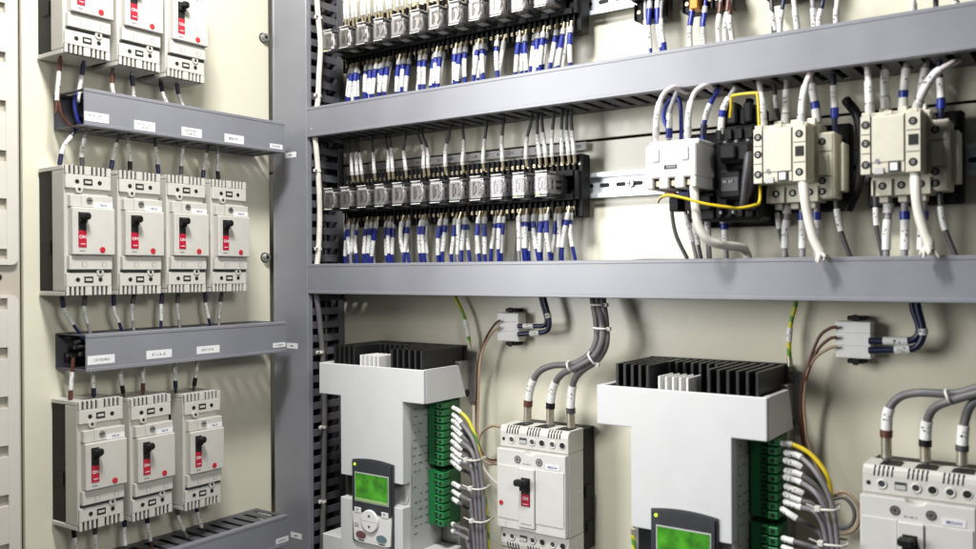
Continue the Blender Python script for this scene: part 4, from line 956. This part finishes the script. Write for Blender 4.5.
# ------------------------------------------------------------------ three-pole breakers on the back panel
def make_mccb(label, loc):
    r = thing('circuit_breaker', label, 'circuit breaker', loc, 0, 'three-pole breakers on the back panel')
    W = .1095
    # origin: panel plane, left edge, z=0 at the middle (height .173)
    m = MB(); m.box(.001, W-.0005, -.033, -.0005, -.084, .084, .001); m.box(W-.0008, W+.0022, -.030, -.01, -.012, .006, .0008); m.box(W-.0008, W+.001, -.025, -.008, -.06, -.045, .0006); m.build('base', BLACK, r)
    m = MB(); m.box(0, W, -.0725, -.0332, -.0565, .0565, .0012); m.box(W-.0004, W+.0006, -.055, -.04, -.02, .002, .0004); m.box(W-.0002, W+.0004, -.05, -.042, .026, .0275, 0); m.box(W-.0002, W+.0004, -.05, -.042, -.036, -.0345, 0); m.build('housing', BEIGE4, r)
    for sg in (1, -1):
        m = MB()
        p = [(-.0332, .0568), (-.0745, .0568), (-.0745, .0775), (-.0735, .0825), (-.0700, .0862), (-.0332, .0862)]
        if sg < 0: p = [(y, -z) for y, z in p]
        # solid core plus three humps with slots
        m.extr(p, 0, 0, W)
        o = m.build('terminal_cover', BEIGE4, r)
        bv = o.modifiers.new('edge', 'BEVEL'); bv.width = .0008; bv.segments = 2; bv.limit_method = 'ANGLE'; bv.angle_limit = math.radians(50)
        m = MB()
        for g in range(3):
            x0 = .0115+g*.0335
            for i in range(5):
                x = x0+i*.0044
                a = Vector((x, -.0742, sg*.0757)); b = Vector((x+.0004, -.0741, sg*.0792)); c = Vector((x+.0008, -.0722, sg*.0838)); d = Vector((x+.001, -.0702, sg*.0857))
                m.tube([a, b, c, d], .00105, 6)
        m.build('vent_slots', HOLE, r)
        zc = sg*.0672
        for x, k in ((.006, 'h'), (.0195, 's'), (.038, 'r'), (.053, 's'), (.0685, 'b'), (.085, 's'), (.1005, 'b')):
            m = MB()
            if k == 'h': m.disc(x, zc, -.0748, -.0744, .0024, 12); m.build('terminal_hole', HOLE, r)
            if k == 'b': m.disc(x, zc, -.0748, -.0744, .0046, 16); m.ring(x, zc, -.0748, .0046, .0006, 18, 1); m.build('terminal_hole', [HOLE, BEIGE4], r)
            if k == 's': m.disc(x, zc, -.0748, -.0744, .0048, 16, 1); m.ring(x, zc, -.0748, .0044, .0011, 18, 0); m.disc(x, zc, -.0752, -.0747, .002, 10, 1); m.build('terminal_screw', [BEIGE3, DKGREY], r)
            if k == 'r': m.box(x-.006, x+.006, -.0748, -.0744, zc-.0042, zc+.0042, .0003); m.box(x-.0052, x+.0052, -.0756, -.0747, zc-.0036, zc+.001, .0003, 1); m.build('rating_window', [DKGREY, GREYP], r)
        if sg > 0:
            for g in range(3):
                x = .026+g*.0345
                m = MB(); m.extr([(x-.0105, -.066), (x+.0105, -.066), (x+.0105, -.045), (x+.007, -.038), (x-.007, -.038), (x-.0105, -.045)], 2, .0857, .0866); m.build('terminal_well', HOLE, r)
    # front cover: upper band with notch, framed lower field
    ti = .0548
    m = MB()
    p = [(-.0015, -.0545), (W-.001, -.0545), (W-.001, ti), (.0635, ti), (.0595, ti-.0035), (.053, ti-.0048), (.0465, ti-.0035), (.0425, ti), (-.0015, ti)]
    m.extr(p, 1, -.081, -.0727); o = m.build('front_cover', BEIGE3, r)
    bv = o.modifiers.new('edge', 'BEVEL'); bv.width = .001; bv.segments = 2; bv.limit_method = 'ANGLE'; bv.angle_limit = math.radians(40)
    m = MB(); m.box(.0005, .0355, -.0822, -.0811, -.041, .0325, .0005); m.box(.0625, W-.003, -.0822, -.0811, -.041, .0325, .0005); m.build('front_field', BEIGE3, r)
    m = MB(); m.box(.0362, .0618, -.0845, -.0811, -.049, .032, .0012); cp = m.build('toggle_panel', BEIGE3, r)
    m = MB(); m.box(.041, .0555, -.0849, -.0844, -.0195, .0195, .0002); m.build('toggle_slot', HOLE, cp)
    m = MB(); m.box(.0415, .0545, -.0915, -.0846, .0025, .018, .0012); m.box(.0385, .0545, -.102, -.091, .0105, .019, .002); m.build('toggle_lever', BLACK, cp)
    m = MB(); m.box(.0418, .0547, -.0853, -.0848, -.019, -.003, .0002); m.build('status_window', RED, cp)
    text_part('ON', .0058, (.04825, -.0854, -.0085), STICK, cp, 'status_lettering')
    m = MB(); m.box(.0445, .052, -.0857, -.0852, -.0165, -.0157, 0); m.build('status_mark', STICK, cp)
    for x in (.0335, .068):
        m = MB(); m.disc(x, .0425, -.0818, -.0811, .0048); m.ring(x, .0425, -.0816, .0046, .0005, 18, 1); m.box(x-.0026, x+.0026, -.0821, -.0817, .0421, .0429, 0, 1); m.box(x-.0004, x+.0004, -.0821, -.0817, .0399, .0451, 0, 1); m.build('cover_screw', [SCREW, HOLE], r)
    m = MB(); m.box(.078, .1, -.0816, -.0812, .0345, .0415, 0); m.glyphs(.082, .096, .038, .003, -.0816, 1, 3); m.build('label_sticker', [STICK, BLUEW], r)
    m = MB(); m.disc(.0065, -.020, -.0832, -.0822, .0032); m.build('trip_button', REDB, r)
    m = MB(); m.glyphs(.04, .058, -.0435, .0022, -.0845, 0, 9); m.glyphs(.042, .056, .0375, .0018, -.0812, 0, 4, dens=.8); m.box(.0135, .0138, -.0813, -.081, -.053, -.0435, 0); m.build('print_mark', INKG, r)
    return r
mc1 = make_mccb('beige three-pole breaker between both drives, red dot at left of its cover', (-.6935, PY, -.3005))
dup(mc1, (-.2165, PY, -.2975), 'beige three-pole breaker at bottom right corner, cut by the picture edge')

def big_cable(Z, pts, r, label, rng, lugp, y0, boot):
    q = [aty(*Z(a, b), y) for a, b, y in pts]
    return wire(q, r, GREYW, label, rng, 'cable', 'power_cable', 'grey power cables of the three-pole breakers', n=12, per=9)
Zc = zf(480, 290, 3.921)
bs = ['brown', 'black', 'grey']
cabs = [[(440, 10, 1.045), (446, 60, 1.04), (456, 120, 1.035), (458, 190, 1.03), (432, 250, 1.03), (365, 290, 1.03), (290, 296, 1.035), (235, 318, 1.035), (203, 370, 1.035), (190, 430, 1.035), (187, 495, 1.035), (187, 525, 1.035)],
        [(460, 10, 1.045), (465, 60, 1.04), (477, 120, 1.03), (478, 200, 1.025), (446, 262, 1.025), (380, 303, 1.025), (325, 328, 1.03), (293, 370, 1.035), (278, 435, 1.035), (275, 505, 1.035), (275, 535, 1.035)],
        [(480, 10, 1.045), (484, 60, 1.04), (493, 125, 1.035), (494, 210, 1.03), (462, 272, 1.03), (405, 312, 1.03), (375, 345, 1.032), (362, 385, 1.035), (356, 445, 1.035), (357, 520, 1.035), (357, 548, 1.035)]]
for i, c in enumerate(cabs):
    a = [(.75, .87), (.73, .86), (.72, .86)][i]
    big_cable(Zc, c, .0046, f"grey power cable with white sleeve and {bs[i]} ring above the breaker between the drives", [(a[0], a[1], 'sleeve'), (a[1], a[1]+.035, bs[i]), (a[1]+.035, .985, 'lug')], None, None, bs[i])
Zd = zf(760, 360, 2.903)
cabs = [[(860, -190, 1.045), (850, -60, 1.035), (780, 40, 1.03), (700, 62, 1.03), (627, 82, 1.03), (560, 98, 1.03), (460, 95, 1.03), (405, 108, 1.035), (374, 145, 1.035), (367, 205, 1.035), (367, 265, 1.035), (367, 290, 1.035)],
        [(880, -190, 1.045), (870, -50, 1.035), (790, 55, 1.025), (710, 80, 1.025), (627, 98, 1.025), (555, 118, 1.025), (505, 140, 1.03), (485, 180, 1.035), (480, 235, 1.035), (480, 275, 1.035), (480, 300, 1.035)],
        [(900, -190, 1.045), (890, -40, 1.035), (800, 70, 1.03), (720, 96, 1.03), (650, 112, 1.03), (612, 132, 1.032), (594, 180, 1.035), (588, 235, 1.035), (586, 285, 1.035), (586, 310, 1.035)]]
for i, c in enumerate(cabs):
    a = [(.80, .885), (.82, .90), (.81, .90)][i]
    big_cable(Zd, c, .0046, f"grey power cable with white sleeve and {bs[i]} ring above the bottom right breaker", [(a[0], a[1], 'sleeve'), (a[1], a[1]+.028, bs[i]), (a[1]+.028, .99, 'lug')], None, None, bs[i])
def tie_at(px, py, y, w, ang, label, dy=.012):
    c = aty(px, py, y); m = MB(); ca, sa = math.cos(ang), math.sin(ang)
    P = lambda u, d: (u*ca, d, u*sa)
    m.tube([P(-w/2, 0), P(-w*.35, -dy*.8), P(0, -dy), P(w*.35, -dy*.8), P(w/2, 0), P(w*.35, dy*.8), P(-w*.35, dy*.8), P(-w/2, 0)], .0015, 6)
    m.box(w/2*ca-.002, w/2*ca+.003, -.003, .003, w/2*sa-.0025, w/2*sa+.0025, .0006)
    tag(m.build('cable_tie', TIE, None, c), label, 'cable tie')
tie_at(*Zc(464, 58), 1.036, .022, 0, 'uppermost white tie on the three cables above the breaker between drives', .009)
tie_at(*Zc(475, 150), 1.030, .022, -.05, 'second white tie from top on cables above the breaker between drives', .009)
tie_at(*Zc(444, 268), 1.026, .020, -.95, 'white tie at the bend of the cables above the breaker between drives', .009)
tie_at(*Zc(355, 299), 1.027, .014, -1.2, 'lowest white tie where the left cable leaves the bundle between drives', .009)
tie_at(*Zd(547, 106), 1.026, .014, -1.2, 'white tie on the grey cables above the bottom right breaker', .009)

# ------------------------------------------------------------------ white terminal connectors with their wires
def connector(p0, p1, label):
    a, b = aty(*p0, 1.06), aty(*p1, 1.06); w, h = b.x-a.x, a.z-b.z
    r = thing('terminal_connector', label, 'connector', (a.x, PY, b.z), 0, 'white three-way terminal connectors on the back panel')
    m = MB()
    for i in range(3): m.box(0, w, -.025, -.004, h*i/3+.0003, h*(i+1)/3-.0003, .001)
    m.box(.001, w-.001, -.0235, -.005, .001, h-.001, .0005); m.build('body', WHITE3, r)
    for z in (-.006, h+.001):
        m = MB(); m.box(w*.3, w*.78, -.02, -.001, z, z+.005, .0008); m.disc(w*.55, z+.0025, -.0225, -.02, .0045, 14); m.build('mounting_screw', BLACK, r)
    return r
connector((497, 312.5), (518.5, 342), 'small white terminal connector above the breaker between both drives')
connector((835.5, 321), (871, 359.5), 'small white terminal connector right of the right drive, under the lower duct')
wn = lambda Z, pts, r, m, lab, segs=(), y=1.055: wire([aty(*Z(a, b), y) for a, b in pts], r, m, lab, segs, 'wire', 'control_wire', n=8)
wn(Zc, [(236, 5), (240, 35), (252, 80), (262, 120), (250, 140), (215, 142), (150, 141)], .0033, NAVYW, 'upper navy wire joining the left white connector from the lower duct', [(.72, .9, 'sleeve')])
wn(Zc, [(248, 5), (253, 40), (266, 90), (272, 135), (262, 160), (230, 168), (150, 174)], .0036, NAVYW, 'lower navy wire joining the left white connector from the lower duct', [(.30, .36, 'sleeve'), (.66, .8, 'sleeve')])
Ze = zf(580, 290, 2.119)
wn(Ze, [(702, 5), (706, 40), (718, 75), (716, 95), (700, 107), (660, 108), (612, 108)], .0038, NAVYW, 'upper navy wire joining the right white connector from the lower duct', [(.6, .85, 'sleeve')])
wn(Ze, [(711, 5), (716, 40), (726, 80), (724, 105), (706, 124), (660, 127), (612, 128)], .0040, NAVYW, 'lower navy wire joining the right white connector from the lower duct', [(.36, .42, 'sleeve'), (.62, .76, 'sleeve')])
Zf_ = zf(300, 280, 2.04)
wn(Zf_, [(408, 82), (396, 92), (378, 122), (364, 170), (360, 230), (360, 300), (368, 345), (386, 366), (410, 366)], .0018, BROWNW, 'brown thin wire hanging from the left connector into a loop')
wn(Zf_, [(408, 96), (392, 108), (374, 140), (366, 180), (364, 240), (362, 305), (366, 350), (384, 374), (410, 374)], .0018, TANW, 'tan thin wire hanging from the left connector into a loop')
wn(Zf_, [(412, 300), (392, 298), (372, 310), (364, 335), (372, 356), (390, 370), (412, 372)], .0019, TANW, 'tan wire curl beside the breaker between the drives')
wn(Zf_, [(362, 350), (372, 378), (388, 402), (412, 424)], .0019, PINKW, 'pale wire end running behind the breaker between the drives')
wn(Ze, [(545, 78), (528, 82), (508, 98), (490, 140), (473, 200), (468, 260), (474, 330), (500, 400), (540, 440)], .0019, BROWNW, 'brown thin wire hanging from the upper way of the right connector')
wn(Ze, [(545, 100), (528, 104), (506, 124), (488, 160), (471, 220), (470, 270), (478, 340), (506, 410), (545, 436)], .0019, BROWNW, 'brown thin wire hanging from the middle way of the right connector')
wn(Ze, [(545, 120), (528, 124), (500, 142), (482, 175), (475, 220), (476, 270), (486, 335), (520, 412), (560, 440)], .0018, TANW, 'tan thin wire hanging from the lowest way of the right connector')
wn(Ze, [(530, 434), (560, 428), (585, 448), (593, 475), (584, 505), (560, 516), (530, 512)], .0023, TANW, 'outer tan wire ring beside the bottom right breaker')
wn(Ze, [(530, 444), (558, 440), (576, 456), (582, 478), (574, 498), (556, 505), (530, 500)], .0022, GREYW, 'inner grey wire ring beside the bottom right breaker')
# earth wires onto the drive frames
wn(Zf_, [(306, 10), (318, 38), (334, 72), (343, 110), (346, 140)], .0028, YG, 'yellow green earth wire dropping onto the left drive', [(.58, .82, 'sleeve'), (.9, 1, 'lug')], 1.066)
wn(Ze, [(464, 0), (457, 30), (446, 75), (443, 115), (445, 162)], .0028, YG, 'yellow green earth wire dropping onto the right drive', [(.5, .68, 'sleeve'), (.88, 1, 'lug')], 1.066)
wn(zf(620, 420, 3.904), [(60, 560), (55, 500), (52, 455), (52, 425)], .0028, YG, 'yellow green earth wire at the left foot of the right drive', [(.85, 1, 'lug')], 1.0)

# ------------------------------------------------------------------ camera, light
cam = bpy.data.cameras.new('camera'); co = bpy.data.objects.new('camera', cam); COL.objects.link(co)
M = Matrix((cR, cU, -cF)).transposed().to_4x4(); co.matrix_world = M
cam.sensor_width = 36; cam.lens = FPX/976*36; cam.clip_start = .01; cam.clip_end = 100
cam.dof.use_dof = True; cam.dof.focus_distance = 1.33; cam.dof.aperture_fstop = 5.0
scene.camera = co

w = bpy.data.worlds.new('World'); scene.world = w; w.use_nodes = True
bg = w.node_tree.nodes['Background']; bg.inputs['Color'].default_value = (.93, .97, 1, 1); bg.inputs['Strength'].default_value = .035
def area(name, loc, target, sx, sy, power, col=(1, 1, 1)):
    l = bpy.data.lights.new(name, 'AREA'); l.shape = 'RECTANGLE'; l.size = sx; l.size_y = sy; l.energy = power; l.color = col
    o = bpy.data.objects.new(name, l); COL.objects.link(o); o.location = loc
    o.rotation_euler = (Vector(target)-Vector(loc)).to_track_quat('-Z', 'Y').to_euler()
    return o
area('ceiling_lamp', (-.60, .42, .85), (-.9, .9, .05), .22, .13, 15, (1, .99, .97))
area('window_lamp', (-2.2, -1.3, .5), (-.65, 1.0, .1), 1.3, 1.5, 66, (1, 1, 1))
rl = area('room_lamp', (.45, .1, .4), (-1.15, .78, -.12),  .3, .25, .82, (1, .99, .97))
rl.data.spread = math.radians(55)  # added fill, beam narrowed to brighten the side panel and its ducts
vs = scene.view_settings; vs.view_transform = 'Standard'; vs.look = 'None'; vs.exposure = .2; vs.gamma = 1
